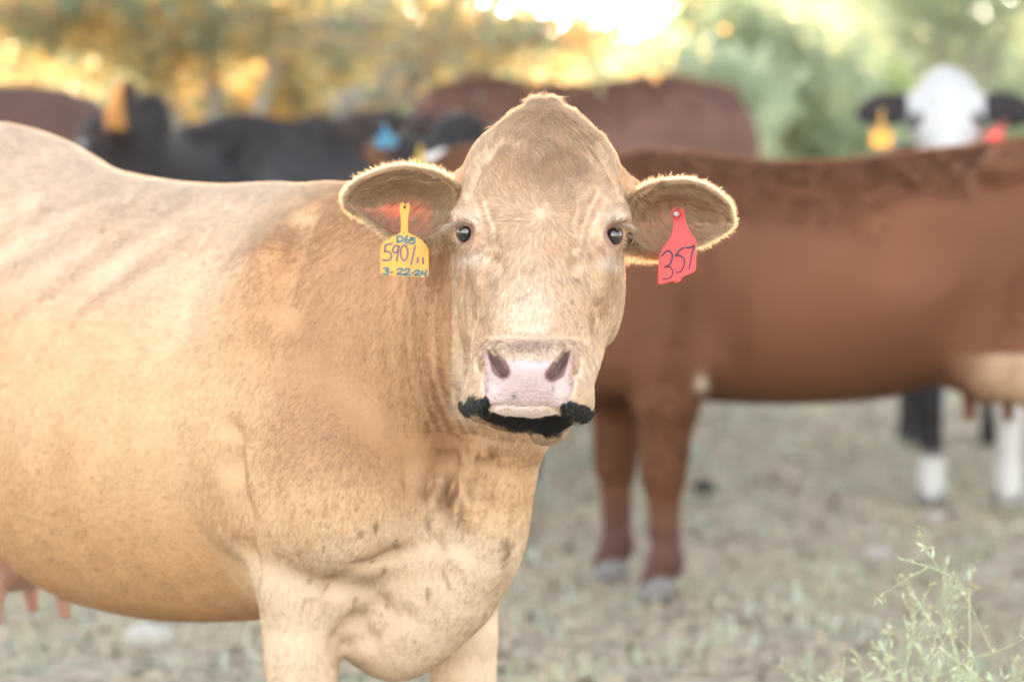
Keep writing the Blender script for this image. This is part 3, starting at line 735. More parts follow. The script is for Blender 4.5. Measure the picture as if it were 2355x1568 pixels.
def head_loft(g, keys, k):
    K = np.array(keys, float); pl = P(K[:, 1], K[:, 0], K[:, 3]); pr = P(K[:, 2], K[:, 0], K[:, 3]); z = pl[:, 2]
    o = np.argsort(z); z = z[o]; xl = pl[o, 0]; xr = pr[o, 0]; Ys, Yf, Yb, ex = (K[o, i] for i in (3, 4, 5, 6))
    def fn(X, Y, Z):
        zz = Z.ravel(); I = lambda a: smoothinterp(zz, z, a)[None, None, :].astype(np.float32)
        a, b, ys, yf, yb, e = map(I, (xl, xr, Ys, Yf, Yb, ex)); c = (a + b) / 2; w = (b - a) / 2
        front = Y < ys; hd = np.where(front, ys - yf, yb - ys); ee = np.where(front, e, 2.2)
        r = (np.abs((X - c) / w) ** ee + np.abs((Y - ys) / hd) ** ee) ** (1 / ee)
        d = (r - 1) * np.minimum(w, hd) * .9
        ov = np.maximum(np.maximum(z[0] - Z, Z - z[-1]), 0)
        return np.where(ov > 0, np.sqrt(np.maximum(d, 0) ** 2 + ov ** 2), d)
    g.op((xl.min(), Yf.min(), z[0]), (xr.max(), Yb.max(), z[-1]), fn, k)
def rz(a): return np.array([[math.cos(a), 0, -math.sin(a)], [0, 1, 0], [math.sin(a), 0, math.cos(a)]])   # roll in the picture plane, clockwise
def oval(cx, cy, rx, ry, n=14, rot=0.0):
    return [(cx + rx * math.cos(t) * math.cos(rot) - ry * math.sin(t) * math.sin(rot), cy + rx * math.cos(t) * math.sin(rot) + ry * math.sin(t) * math.cos(rot)) for t in np.linspace(0, 2 * math.pi, n, endpoint=False)]
EYE_L = oval(1070, 535, 20, 28, 14, -.12); EYE_R = oval(1410, 542, 22, 29, 14, .12)
def light_sdf(g, fine):
    cow_body(g, FR, K_CREAM, fl=((.22, .165), (.27, -.165)), sh={1: .21, -1: .16}, leg=.86, hooks=(-.88, .2, 1.23), neck=[((.16, 0, .98), (.22, .23, .25), None), ((.26, .005, .99), (.2, .2, .24), None), ((.36, .015, 1.0), (.18, .175, .235), None), ((.46, .03, 1.01), (.16, .155, .215), None), ((.55, .05, 1.03), (.15, .135, .19), None), ((.63, .075, 1.06), (.13, .12, .165), None)],
             dewlap=[((.66, .075, .90), (.07, .05, .09)), ((.615, .06, .83), (.06, .045, .09)), ((.57, .045, .76), (.07, .05, .10)), ((.53, .03, .69), (.08, .06, .11)), ((.455, .02, .62), (.10, .075, .11)), ((.385, .02, .56), (.11, .08, .10)), ((.335, .03, .505), (.10, .065, .085)), ((.29, .03, .465), (.085, .045, .06)), ((.24, .02, .50), (.12, .09, .06)), ((.20, .08, .56), (.14, .10, .085))], chest=.75)
    # neck up to the skull
    for t in np.linspace(0, 1, 5):
        c = FR(.60, .07, 1.06) * (1 - t) + P(1245, 600, 4.88) * t; g.ell(c, (.12 + .0 * t, .13, .175 - .03 * t), None, .06)
    # skin ridge from neck to shoulder, loose folds on the throat
    if True:
        head_loft(g, HEAD, .03)
    E = lambda x, y, Y, rx, ry, rd, k=.025, roll=0., mode='u': g.ell(P(x, y, Y), (m_(rx, Y), rd, m_(ry, Y)), rz(roll), k, mode)
    C = lambda pts, rs, k=.02, mode='u': g.chain([P(*p) for p in pts], [m_(r, 4.5) for r in rs], k, mode)
    # temples, brows, ear roots
    E(1116, 352, 4.71, 16, 40, .06, .03, .62); E(1378, 350, 4.71, 16, 40, .06, .03, -.62)
    C([(1090, 440, 4.77), (1040, 445, 4.775)], [54, 42], .03); C([(1408, 440, 4.77), (1462, 462, 4.775)], [52, 42], .03)
    E(1083, 497, 4.615, 36, 26, .045, .02, .2); E(1408, 500, 4.615, 36, 26, .045, .02, -.2)
    E(1250, 302, 4.71, 56, 34, .05, .06)
    E(1092, 660, 4.73, 40, 120, .12); E(1390, 670, 4.73, 44, 120, .12)
    C([(1243, 520, 4.59), (1234, 690, 4.525), (1224, 770, 4.462)], [86, 76, 74], .05)
    E(1128, 640, 4.60, 30, 60, .05, .03); E(1350, 645, 4.60, 30, 60, .05, .03)
    # jaw
    C([(1235, 905, 4.50), (1245, 800, 4.76)], [52, 80], .05)
    if fine:
        head_loft(g, MUZZ, .022)
        E(1212, 962, 4.432, 92, 30, .055, .012)                       # lower lip
        E(1262, 985, 4.47, 44, 34, .05, .012, -.35)                    # chin, pushed to one side by chewing
        C([(1112, 938, 4.372), (1135, 937, 4.348), (1165, 934, 4.338), (1210, 934, 4.336), (1255, 939, 4.338), (1290, 950, 4.35), (1322, 962, 4.385)], [4, 4.5, 4.5, 4.5, 4.5, 4.5, 4], .006, 'sub')
        # nostrils: deep hollow low on the inside, a slit curling up and out under a raised wing
        S = lambda x, y: g.surf(x, y)
        for pts in NOSTRILS:
            dep = [S(x, y) for x, y, r in pts]; sx = 1 if pts[0][0] < 1220 else -1
            C([(x + sx * 21, y - 12, d + .003) for (x, y, r), d in list(zip(pts, dep))[1:]], [10, 9, 8, 6], .014)     # wing of the pad
            C([(x - sx * 19, y + 2, d + .004) for (x, y, r), d in list(zip(pts, dep))[1:]], [10, 10, 8, 6], .014)
            C([(x, y, d + .003) for (x, y, r), d in zip(pts, dep)], [r for x, y, r in pts], .006, 'sub')
            C([(x, y - 3, d + .016 - .003 * k) for k, ((x, y, r), d) in enumerate(zip(pts, dep))], [r * .72 for x, y, r in pts], .006, 'sub')
        # philtrum
        C([(1214, 885, 4.333), (1210, 928, 4.331)], [2.2, 2.2], .01, 'sub')
        # eye openings and lids
        for sg, pl, ce, yc in ((1, EYE_L, (1071, 535), 4.60), (-1, EYE_R, (1409, 542), 4.60)):
            E(ce[0], ce[1], yc - .01, 22, 30, .04, .010, 0, 'sub')
            n = len(pl); cx = sum(p[0] for p in pl) / n
            dep = [4.580 + .014 * max(0, sg * (ce[0] - p[0])) / 20 for p in pl]
            pts = [(p[0], p[1], d) for p, d in zip(pl, dep)]
            C(pts + pts[:1], [3.7] * (n + 1), .006)
        C([(1038, 517, 4.615), (1060, 505, 4.585), (1080, 509, 4.575)], [6, 8, 6], .015); C([(1395, 513, 4.575), (1418, 505, 4.585), (1442, 521, 4.615)], [6, 8, 6], .015)
        # wrinkles over the eyes, tear grooves, folds beside the poll
        for pts, r, k in (([(1372, 440), (1352, 480), (1337, 520), (1331, 560)], 2.6, .010), ([(1388, 455), (1370, 490), (1356, 530), (1348, 570)], 2.4, .010), ([(1322, 470), (1316, 510), (1318, 550)], 2.0, .010), ([(1122, 470), (1135, 520), (1140, 560)], 2.2, .010), ([(1103, 480), (1118, 525), (1124, 565)], 2.2, .010),
                          ([(1148, 572), (1142, 600), (1146, 622)], 5, .02), ([(1322, 572), (1328, 604), (1322, 622)], 5, .02), ([(1160, 322), (1120, 362), (1092, 405), (1078, 450)], 6, .02), ([(1352, 320), (1384, 360), (1410, 405), (1424, 450)], 6, .02)):
            C([(x, y, S(x, y)) for x, y in pts], [r] * len(pts), k, 'sub')
        # bone ridge below the inner eye corners
        C([(1100, 575, 4.56), (1118, 650, 4.54)], [18, 14], .03); C([(1385, 580, 4.56), (1372, 660, 4.54)], [18, 14], .03)
    if not fine:
        for pts, r, k in (([(1000, 1255), (905, 1285), (815, 1312), (765, 1350)], 7, .03), ([(880, 1400), (820, 1440), (775, 1475)], 9, .04), ([(930, 1420), (850, 1475), (800, 1490)], 7, .03), ([(535, 1010), (528, 1080), (545, 1180), (560, 1290), (578, 1380)], 5, .06),
                          ([(1030, 1010), (1030, 1070), (1000, 1150)], 12, .03), ([(1130, 1080), (1110, 1170), (1060, 1260)], 8, .03), ([(700, 500), (660, 590), (640, 700)], 14, .06)):
            C([(x, y, g.surf(x, y, 4.5, 6.4)) for x, y in pts], [r] * len(pts), k, 'sub')
    # loose neck skin: fine upright folds left of the head
    def folds(X, Y, Z):
        u = X * .75 - Y * .35 + .02 * np.sin(Z * 9 + X * 6); a = np.sin(u * 2 * np.pi / .021 + 2.2 * np.sin(Z * 5.0)) + .6 * np.sin(u * 2 * np.pi / .037 + Z * 6 + 1)
        w = np.exp(-((X + .10) / .085) ** 2) * np.exp(-((Z - 1.03) / .20) ** 2) * (Y < 5.1)
        return .0019 * w * a
    g.op((-.32, 4.6, .65), (.05, 5.2, 1.4), folds, .0, 'add')
    # ribs and the soft dip behind the shoulder
    def ribs(X, Y, Z):
        x = X - FR.W[0]; y = Y - FR.W[1]; s = x * FR.F[0] + y * FR.F[1]; v = x * FR.N[0] + y * FR.N[1]
        a = np.sin((Z - .75 * s + .02 * np.sin(s * 14)) * 2 * np.pi / .13 + 1.5 * np.sin(s * 6)) * sstep(-.75, -.6, s) * sstep(-.02, -.15, s) * np.exp(-((Z - 1.05) / .13) ** 2) * .0045
        return a * (np.abs(v) > .05)
    g.op((-1.4, 4.4, .6), (-.2, 6.2, 1.4), ribs, .0, 'add')

NOSE = [(1127, 803), (1140, 818), (1165, 822), (1200, 826), (1240, 828), (1275, 822), (1308, 806), (1318, 840), (1318, 880), (1312, 920), (1300, 938), (1250, 936), (1200, 934), (1150, 934), (1122, 930), (1114, 900), (1112, 850), (1117, 815)]
LIPPAD = [(1128, 936), (1160, 934), (1210, 935), (1260, 940), (1286, 950), (1262, 957), (1225, 960), (1180, 958), (1140, 950)]
NOSTRILS = ([(1159, 858, 13), (1150, 846, 16), (1140, 830, 13), (1132, 815, 9), (1127, 802, 6)], [(1268, 864, 13), (1280, 853, 16), (1291, 837, 13), (1299, 821, 9), (1304, 807, 6)])
def polyd(px, py, pts):
    r = np.full(np.shape(px), 1e9)
    for a, b in zip(pts, pts[1:]):
        dx, dy = b[0] - a[0], b[1] - a[1]; t = np.clip(((px - a[0]) * dx + (py - a[1]) * dy) / (dx * dx + dy * dy), 0, 1); r = np.minimum(r, np.hypot(px - a[0] - t * dx, py - a[1] - t * dy))
    return r
def nose_mask(p):
    px, py = proj(p); j = 6.0 * vnoise(p, 110.0, 0); j2 = 6.0 * vnoise(p, 110.0, 1)
    return inpoly(px + j, py + j2, NOSE) & (p[:, 1] < 4.425)
def lip_mask(p):
    px, py = proj(p); j = 3.0 * vnoise(p, 160.0, 1)
    return (inpoly(px + j, py + j, LIPPAD)) & (p[:, 1] < 4.42)
def beard_mask(p):
    px, py = proj(p); j = 6 * vnoise(p, 120.0, 2)
    a = inpoly(px + j, py + j, [(1108, 938), (1135, 948), (1170, 958), (1215, 962), (1262, 957), (1300, 950), (1302, 975), (1285, 992), (1250, 1000), (1220, 985), (1185, 985), (1140, 972), (1112, 955)])
    b = inpoly(px + j, py + j, [(1050, 922), (1085, 912), (1120, 908), (1130, 925), (1122, 940), (1090, 946), (1060, 945)])
    c = inpoly(px + j, py + j, [(1285, 930), (1308, 922), (1345, 930), (1372, 945), (1362, 972), (1330, 972), (1305, 960), (1286, 948)])
    return (a | b | c) & (p[:, 1] < 4.52) & ~lip_mask(p)
def eye_mask(p):
    px, py = proj(p); f = p[:, 1] < 4.66
    gl = lambda E: inpoly(px, py, [(sum(b[0] for b in E) / 14 * .05 + a[0] * .95, sum(b[1] for b in E) / 14 * .05 + a[1] * .95) for a in E])
    return (gl(EYE_L) | gl(EYE_R)) & f
def coat(p):
    """coat colour (hair colour with some light and shade painted in)"""
    px, py = proj(p); s, v, z = FR.loc(p)
    n1 = fbm(p, 1.5, 0); n2 = fbm(p, 7.0, 1); n3 = vnoise(p, 30.0, 2)
    c = lerp(np.tile([.76, .515, .30], (len(p), 1)), [.63, .37, .185], sstep(-.45, .6, n1 + .35 * n2))
    c = lerp(c, [.88, .73, .57], sstep(.90, 1.26, z + .06 * n2) * .8 * sstep(.25, .0, s))                     # paler along the back, coat colour plus painted skylight
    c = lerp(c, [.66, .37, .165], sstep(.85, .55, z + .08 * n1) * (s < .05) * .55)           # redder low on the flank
    nkw = sstep(.22, .36, s) * sstep(.72, .85, z); c = lerp(c, [.52, .30, .155], np.clip(nkw * .8 + (s > .05) * .6 * gauss(px, py, 860, 850, 190, 260), 0, .9))  # warmer neck coat, darkened further with painted shade
    fo = vnoise(np.stack([px / 11.0 + 1.5 * vnoise(p, 9, 1), py / 160.0, 0 * px], -1), 1.0, 2); c = c * (1 + .16 * fo * nkw * gauss(px, py, 980, 780, 150, 330))[:, None]  # shade of the neck folds painted as streaks in the coat
    hd = (p[:, 1] < 4.80) & (px > 1040) & (px < 1460) & (py < 1030)
    ch = (s > .1) & ~hd
    c = lerp(c, [.83, .665, .47], ch * sstep(.70, .57, z + .04 * n2 - .10 * gauss(px, py, 1010, 1330, 130, 120)) * .85)                   # pale brisket and forelegs
    c = lerp(c, [.52, .31, .165], ch * np.clip(gauss(px, py, 800, 1130, 170, 150) * .95 + gauss(px, py, 780, 930, 150, 180) * .6, 0, 1) * sstep(-.5, .5, n2 + .4))  # shade on the shoulder and neck side painted into the coat
    # mud on the throat
    th = ch * np.clip(gauss(px, py, 1010, 1130, 40, 45) + gauss(px, py, 1110, 1040, 50, 25) + .8 * gauss(px, py, 1165, 1230, 14, 90) + .7 * gauss(px, py, 1065, 1150, 40, 70), 0, 1) * sstep(-.05, .35, vnoise(p * np.array([1, 1, .35]), 75.0, 0) + .15)
    c = lerp(c, [.17, .085, .04], th * .85)
    sp = ch * sstep(.62, .72, vnoise(p * np.array([1, 1, .6]), 95.0, 1)) * np.clip(gauss(px, py, 900, 1280, 320, 190), 0, 1)
    c = lerp(c, [.20, .105, .05], sp * .8)
    # face
    f = np.tile([.78, .575, .385], (len(p), 1)); f = lerp(f, [.66, .44, .265], sstep(-.4, .7, fbm(p, 14, 0)))
    f = lerp(f, [.56, .385, .25], np.clip(gauss(px, py, 1262, 380, 115, 120), 0, 1) * .65); f = lerp(f, [.60, .42, .27], np.clip(gauss(px, py, 1062, 700, 22, 130) + gauss(px, py, 1410, 700, 30, 130), 0, 1) * .6)  # browner forehead hair; sides of the face darkened with painted shade
    f = lerp(f, [.80, .66, .51], gauss(px, py, 1225, 700, 75, 110) * .75)
    f = lerp(f, [.9, .8, .68], np.clip(gauss(px, py, 1078, 505, 40, 16) + gauss(px, py, 1412, 505, 40, 16) + gauss(px, py, 1085, 590, 32, 18) + gauss(px, py, 1405, 598, 32, 18), 0, 1) * .85)
    f = lerp(f, [.88, .75, .60], sstep(740, 880, py) * .35)
    f = lerp(f, [.42, .25, .12], np.clip(gauss(px, py, 1100, 722, 22, 20) + gauss(px, py, 1366, 745, 26, 38) + gauss(px, py, 1145, 590, 9, 22) + gauss(px, py, 1326, 585, 8, 20), 0, 1) * .8 * sstep(-.5, .3, fbm(p, 40, 1)))
    f = lerp(f, [.40, .24, .15], np.clip(gauss(px, py, 1064, 513, 20, 7) + gauss(px, py, 1420, 516, 20, 7), 0, 1))  # brown shadow under the brows, painted into the hair
    f = lerp(f, [.55, .30, .22], np.clip(gauss(px, py, 1098, 565, 14, 16) + gauss(px, py, 1382, 575, 14, 18), 0, 1) * .6)
    f = lerp(f, [.36, .255, .195], np.clip(gauss(px, py, 1218, 795, 78, 19) * 1.2, 0, 1) * .9); f = lerp(f, [.40, .22, .17], np.clip(gauss(px, py, 1116, 830, 9, 38) + gauss(px, py, 1318, 838, 9, 38), 0, 1) * .8)  # grey-brown hair above the pad with fold shade painted in; reddish nostril edges
    f = lerp(f, [.56, .36, .20], sstep(955, 985, py) * (1 - np.clip(1.4 * gauss(px, py, 1268, 995, 42, 34), 0, 1)))
    c = np.where(hd[:, None], f, c)
    bm = beard_mask(p); c = np.where(bm[:, None], np.array([.009, .009, .010]), c)
    c = c * np.where(bm, 1.0, np.where(hd, .90, .87))[:, None] * np.where(bm[:, None], 1.0, np.array([1.0, .955, .965]))
    return np.clip(c * (1 + .07 * n3)[:, None], .004, .9)
def skin(p):
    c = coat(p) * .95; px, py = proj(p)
    k = np.array([.45, .325, .305]) * (1 + .10 * fbm(p, 25, 0) + .08 * vnoise(p, 300, 1))[:, None]
    k = lerp(k, [.36, .245, .215], gauss(px, py, 1215, 890, 50, 32) * .55)
    k = lerp(k, [.62, .50, .49], np.clip(gauss(px, py, 1150, 820, 30, 14) + gauss(px, py, 1225, 835, 60, 18) + gauss(px, py, 1135, 905, 18, 25) + gauss(px, py, 1290, 905, 16, 25), 0, 1) * .8)
    nd = np.minimum(polyd(px, py, NOSTRILS[0]), polyd(px, py, NOSTRILS[1]))
    k = lerp(k, [.42, .22, .19], sstep(1126, 1114, px) * .7 + sstep(1306, 1316, px) * .7); k = lerp(k, [.36, .20, .18], sstep(24, 13, nd) * .6); k = lerp(k, [.13, .065, .06], sstep(14, 6, nd) * .9)
    k = lerp(k, [.16, .10, .09], sstep(.55, .75, vnoise(p, 240, 2)) * sstep(885, 925, py) * .8)
    k = lerp(k, [.08, .07, .07], np.clip(gauss(px, py, 1182, 911, 7, 7) * 1.2 + gauss(px, py, 1272, 895, 3, 8), 0, 1) * .7)
    k = lerp(k, [.12, .10, .09], np.clip(gauss(px, py, 1118, 880, 6, 22) + gauss(px, py, 1314, 890, 6, 25), 0, 1) * sstep(-.2, .3, vnoise(p, 200, 0)) * .7)
    for E in (EYE_L, EYE_R):
        a = np.array(E).mean(0); q = np.hypot((px - a[0]) / 22, (py - a[1]) / 30); c = lerp(c, [.30, .17, .13], sstep(1.25, .95, q) * (p[:, 1] < 4.64))
    nm = nose_mask(p); lm = lip_mask(p)
    c = np.where(nm[:, None], k, c); c = np.where(lm[:, None], np.array([.74, .58, .54]), c)
    s, v, z = FR.loc(p); ud = (s < -.66) & (s > -1.03) & (z < .53) & (np.abs(v) < .17)
    c = np.where(ud[:, None], np.array([.50, .27, .20]) * (1 + .2 * fbm(p, 12, 0))[:, None], c)
    return np.clip(c, .004, .9), nm | lm | ud

def Z2(x, y): return ((1180 + x / 3.2) * .6455, (540 + y / 3.2) * .6455)
def Z3(x, y): return ((2180 + x / 3.136) * .6455, (560 + y / 3.136) * .6455)
EAR_L = [Z2(*q) for q in ((195, 560), (235, 440), (330, 345), (470, 272), (640, 215), (820, 190), (980, 205), (1120, 240), (1260, 290), (1370, 370), (1425, 470), (1430, 600), (1395, 720), (1330, 830), (1230, 920), (1120, 985), (1020, 1020), (900, 1015), (790, 990), (690, 950), (570, 875), (450, 800), (330, 720), (240, 655))]
EAR_R = [Z3(*q) for q in ((1300, 700), (1270, 560), (1200, 460), (1090, 370), (960, 310), (800, 280), (640, 290), (480, 320), (340, 375), (230, 450), (170, 560), (165, 690), (190, 810), (250, 910), (340, 990), (440, 1050), (540, 1085), (650, 1075), (760, 1040), (860, 995), (960, 960), (1080, 905), (1190, 845), (1270, 780))]
def ear_geom(out, Yb, Yt, sign, bowl, cen):
    """cupped ear: inner bowl, rolled rim, outer back; returns verts, quads, per-vertex (r, inner flag, angle)"""
    o = np.array(out); n = 72
    t = np.linspace(0, len(o), n, endpoint=False); oo = np.concatenate([o[-2:], o, o[:3]]); i = np.floor(t).astype(int); f = (t - i)[:, None]
    p0, p1, p2, p3 = oo[i + 1], oo[i + 2], oo[i + 3], oo[i + 4]
    c = .5 * (2 * p1 + (p2 - p0) * f + (2 * p0 - 5 * p1 + 4 * p2 - p3) * f**2 + (3 * p1 - p0 - 3 * p2 + p3) * f**3)
    xb = o[:, 0].max() if sign < 0 else o[:, 0].min(); xt = o[:, 0].min() if sign < 0 else o[:, 0].max()
    def dep(x): return Yb + (Yt - Yb) * np.clip((x - xb) / (xt - xb), -.2, 1.2)
    cen = np.array(cen); V = []; R = []; I = []
    prof = [(r, bowl * (1 - r ** 2.2), 1) for r in np.linspace(.03, .95, 14)] + [(1.0, -.004, 1), (1.03, -.006, .5), (1.055, -.002, .5), (1.06, .006, 0)] + [(r, .012 + bowl * .95 * (1 - r ** 2.6), 0) for r in np.linspace(1.0, .03, 12)]
    upper = np.clip((cen[1] - c[:, 1]) / 70, -1, 1)
    for r, d, fl in prof:
        q = cen + r * .955 * (c - cen); dd = d - .016 * np.maximum(upper, 0) * np.exp(-((r - .85) / .3) ** 2) * (fl > .4)
        V.append(P(q[:, 0], q[:, 1], dep(q[:, 0]) + dd)); R.append(np.full(n, r)); I.append(np.full(n, fl))
    m = len(prof); V = np.concatenate(V); k = np.arange(n)
    Q = np.concatenate([np.stack([a * n + k, a * n + (k + 1) % n, (a + 1) * n + (k + 1) % n, (a + 1) * n + k], -1) for a in range(m - 1)])
    v2 = V[Q]; nn = np.cross(v2[:, 2] - v2[:, 0], v2[:, 3] - v2[:, 1])
    if np.sum(nn[:n * 8, 1]) > 0: Q = Q[:, ::-1]
    return V, Q, np.concatenate(R), np.concatenate(I), cen
def build_light_cow():
    zt = P(0, 205, 4.5)[2]; zb_ = P(0, 1045, 4.5)[2]
    HB = (np.array([-.135, 4.30, zb_]), np.array([.215, 4.97, zt]))
    g = Grid(HB[0] - .01, HB[1] + .01, .0027); light_sdf(g, True); Vh, Qh = g.mesh(); del g
    g = Grid((-1.85, 4.50, -.01), (.30, 6.65, 1.44), .0082); light_sdf(g, False); Vb, Qb = g.mesh(); del g
    ch = Vh[Qh].mean(1); Qh = Qh[((ch > HB[0]) & (ch < HB[1])).all(1)]
    cb = Vb[Qb].mean(1); inb = ((cb > HB[0] + .004) & (cb < HB[1] - .004)).all(1); Qb = Qb[~inb]
    Vh, Qh = compact(Vh, Qh); Vb, Qb = compact(Vb, Qb); Vh = relax(Vh, Qh, 1, .4); Vb = relax(Vb, Qb, 2, .5)
    NL = vnormals(Vh, Qh); NB = vnormals(Vb, Qb)
    eL = ear_geom(EAR_L, 4.685, 4.70, -1, .034, Z2(850, 640)); eR = ear_geom(EAR_R, 4.685, 4.695, 1, .030, Z3(650, 700))
    V = np.concatenate([Vh, Vb, eL[0], eR[0]]); o1 = len(Vh); o2 = o1 + len(Vb); o3 = o2 + len(eL[0])
    Q = np.concatenate([Qh, Qb + o1, eL[1] + o2, eR[1] + o3])
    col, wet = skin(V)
    ecol = np.tile([.60, .31, .21], (len(V) - o2, 1)); col[o2:] = ecol; wet[o2:] = False
    mi = np.zeros(len(Q), int); mi[len(Qh) + len(Qb):] = 2; mi[len(Qh) + len(Qb) + len(eL[1]):] = 3; wq = wet[Q].mean(1) > .5; mi[wq] = 1
    mh = hide_mat('cream_hide'); mw = hide_mat('nose_skin', .34, bumps=.5, pebble=True); me_ = hide_mat('ear_skin', .7, (.78, .17, .09), tmix=.45); me2 = hide_mat('ear_skin_shaded', .7, (.60, .25, .13), tmix=.22)  # second ear skin passes less light, standing in for shade on that ear
    cow = mesh_np('cow', V, Q, None, col=col, mats=[mh, mw, me_, me2], mi=mi)
    tag(cow, 'cream tan cow in sharp focus facing the camera, an ear tag in each ear', 'cow')
    for ce, yc in (((1072, 535), 4.5975), ((1408, 542), 4.5975)):
        ball('eye', P(ce[0], ce[1], yc), np.array([m_(26, 4.6), m_(30, 4.6), m_(30, 4.6)]), EYE, cow, 48)
    hooves(FR, cow, [(.20, .17), (.27, -.17), (-1.20, .17), (-1.20, -.17)])

    # ---- coat
    HM = fur_mat('cream_coat_hair', .25, .04); HE = fur_mat('ear_hair', .45, .04)
    def flow(p):
        px, py = proj(p); s, v, z = FR.loc(p)
        d = -FR.F * .75 + np.array([0, 0, -.55]) + 0 * p
        nk = sstep(.05, .3, s); d = d + nk[:, None] * np.array([0, 0, -.9])
        return d + .28 * vnoise(p, 6.0) + .16 * vnoise(p, 28.0)
    ex = np.array([1., 0, 0]); ez = np.array([0, 0, 1.])
    def flow_head(p):
        px, py = proj(p); dx = px - 1245; dy = py - 490
        r = np.hypot(dx, dy) + 15; rad = np.stack([dx / r, -dy / r], -1)
        d = rad + np.stack([0 * dx, np.where(dy < 0, .55 * sstep(0, -90, dy), -.7 * sstep(0, 110, dy))], -1)
        top = np.clip(gauss(px, py, 1275, 325, 85, 75) * 1.5, 0, 1) * (py < 420); dn = np.stack([-.25 * (px - 1285) / 60, -1 + 0 * px], -1)
        d = d * (1 - top[:, None]) + dn * top[:, None]
        pole = sstep(262, 236, py); d = d + pole[:, None] * np.array([0, 2.0])
        sw = np.hypot(dx, dy) < 45; sp = np.stack([-dy, -dx], -1) / 45.; d = d + sw[:, None] * sp * .8
        mz = sstep(765, 850, py); od = np.stack([(px - 1212) / 150, -.35 + 0 * px], -1); d = d * (1 - mz[:, None]) + od * mz[:, None]
        for c in ((1076, 536), (1407, 541)):
            w = gauss(px, py, c[0], c[1], 45, 45)[:, None]; o = np.stack([(px - c[0]) / 30, -(py - c[1]) / 30], -1); d = d * (1 - w) + o * w
        return d[:, :1] * ex + d[:, 1:] * ez + (.30 * vnoise(p, 34.0) + .3 * vnoise(p, 80.0)) * (1 + 1.2 * top[:, None])
    # body and neck
    nb = 430000
    cen = Vb[Qb].mean(1); fn = NB[Qb].mean(1); s, v, z = FR.loc(cen); px, py = proj(cen)
    vis = ((fn * unit(np.array([0, 0, CAM_Z]) - cen)).sum(1) > -.25); dens = np.where(vis, 1.0, .22) * np.where(px < -60, .35, 1) * np.where(py > 1640, .3, 1)
    ud = (s < -.66) & (s > -1.03) & (z < .53) & (np.abs(v) < .17); dens = np.where(ud, .05, dens); dens = np.where(z < .09, 0, dens)
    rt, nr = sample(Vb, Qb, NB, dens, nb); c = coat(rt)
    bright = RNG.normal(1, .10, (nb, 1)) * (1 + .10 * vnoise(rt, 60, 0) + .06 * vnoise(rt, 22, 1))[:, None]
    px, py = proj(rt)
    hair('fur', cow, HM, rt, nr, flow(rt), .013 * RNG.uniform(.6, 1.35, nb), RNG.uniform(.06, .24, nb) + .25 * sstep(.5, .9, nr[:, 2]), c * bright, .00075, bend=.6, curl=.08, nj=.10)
    # head
    nh = 150000
    cen = Vh[Qh].mean(1); fn = NL[Qh].mean(1); vis = ((fn * unit(np.array([0, 0, CAM_Z]) - cen)).sum(1) > -.3); dens = np.where(vis, 1.0, .15)
    bare = nose_mask(cen) | lip_mask(cen) | eye_mask(cen); dens = np.where(bare, 0, dens)
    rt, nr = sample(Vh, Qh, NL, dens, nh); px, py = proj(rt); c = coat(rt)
    k = ~beard_mask(rt); rt, nr, px, py, c = rt[k], nr[k], px[k], py[k], c[k]; n = len(rt)
    top = np.clip(gauss(px, py, 1275, 320, 90, 80) * 1.3, 0, 1) * (py < 430)
    L = .0115 + .017 * top + .004 * gauss(px, py, 1245, 470, 150, 120) - .004 * sstep(600, 760, py) + .004 * sstep(800, 900, py); L = L * RNG.uniform(.55, 1.35, n)
    br = RNG.normal(1, .13, (n, 1)) * (1 + .14 * vnoise(rt, 70, 0) + .16 * vnoise(rt, 160, 1))[:, None]
    hair('face_hair', cow, HM, rt, nr, flow_head(rt), L, RNG.uniform(.18, .55, n) + .25 * top, c * br, .00062, bend=.7, curl=.16, nj=.2)
    # long stray hairs on the crest
    q = (np.abs(px - 1250) < 120) & (py < 320); i = RNG.choice(np.where(q)[0], 5200); nn = 5200
    hair('crest_hair', cow, HM, rt[i], nr[i], ez + RNG.normal(0, .35, (nn, 3)), RNG.uniform(.008, .022, nn) * (1 + .5 * gauss(px[i], py[i], 1250, 245, 35, 30)), RNG.uniform(.25, 1.0, nn), c[i] * .95, .0008, curl=.3)
    # tousled forelock hanging from the crest
    w = gauss(px, py, 1272, 325, 50, 75) * (py > 245); i = RNG.choice(n, 5000, p=w / w.sum()); nn = 5000; r_ = rt[i]
    dd = -ez + ex * (-.45 * (px[i, None] - 1285) / 60) + .9 * vnoise(r_, 42.0) + .35 * vnoise(r_, 110.0)
    hair('forelock', cow, HM, r_, nr[i], dd, RNG.uniform(.018, .036, nn), RNG.uniform(.2, .55, nn) + .25 * vnoise(r_, 70, 1), lerp(np.tile([.44, .30, .19], (nn, 1)), [.66, .49, .34], RNG.uniform(0, 1, nn)), .0008, bend=1.2, curl=.22, npt=6, nj=.3)
    # black bristles round the mouth
    dens = np.where(beard_mask(cen) & vis, 1., 0.); nl = 16000
    rt, nr = sample(Vh, Qh, NL, dens, nl); px, py = proj(rt)
    dd = np.stack([(px - 1205) / 130, np.full(nl, -.35), np.full(nl, -1.1)], -1) + RNG.normal(0, .18, (nl, 3))
    grey = RNG.uniform(0, 1, (nl, 1)) ** 4 * .20 * ((np.abs(px - 1205) > 90)[:, None] * 1.0 + .1) + .007
    hair('lip_hair', cow, fur_mat('black_bristle', .1, .05), rt, nr, dd, RNG.uniform(.006, .016, nl), RNG.uniform(.35, .8, nl), np.repeat(grey, 3, 1), .0006, bend=.5, curl=.15, nj=.3)
    # eyelashes
    rt = []; dr = []
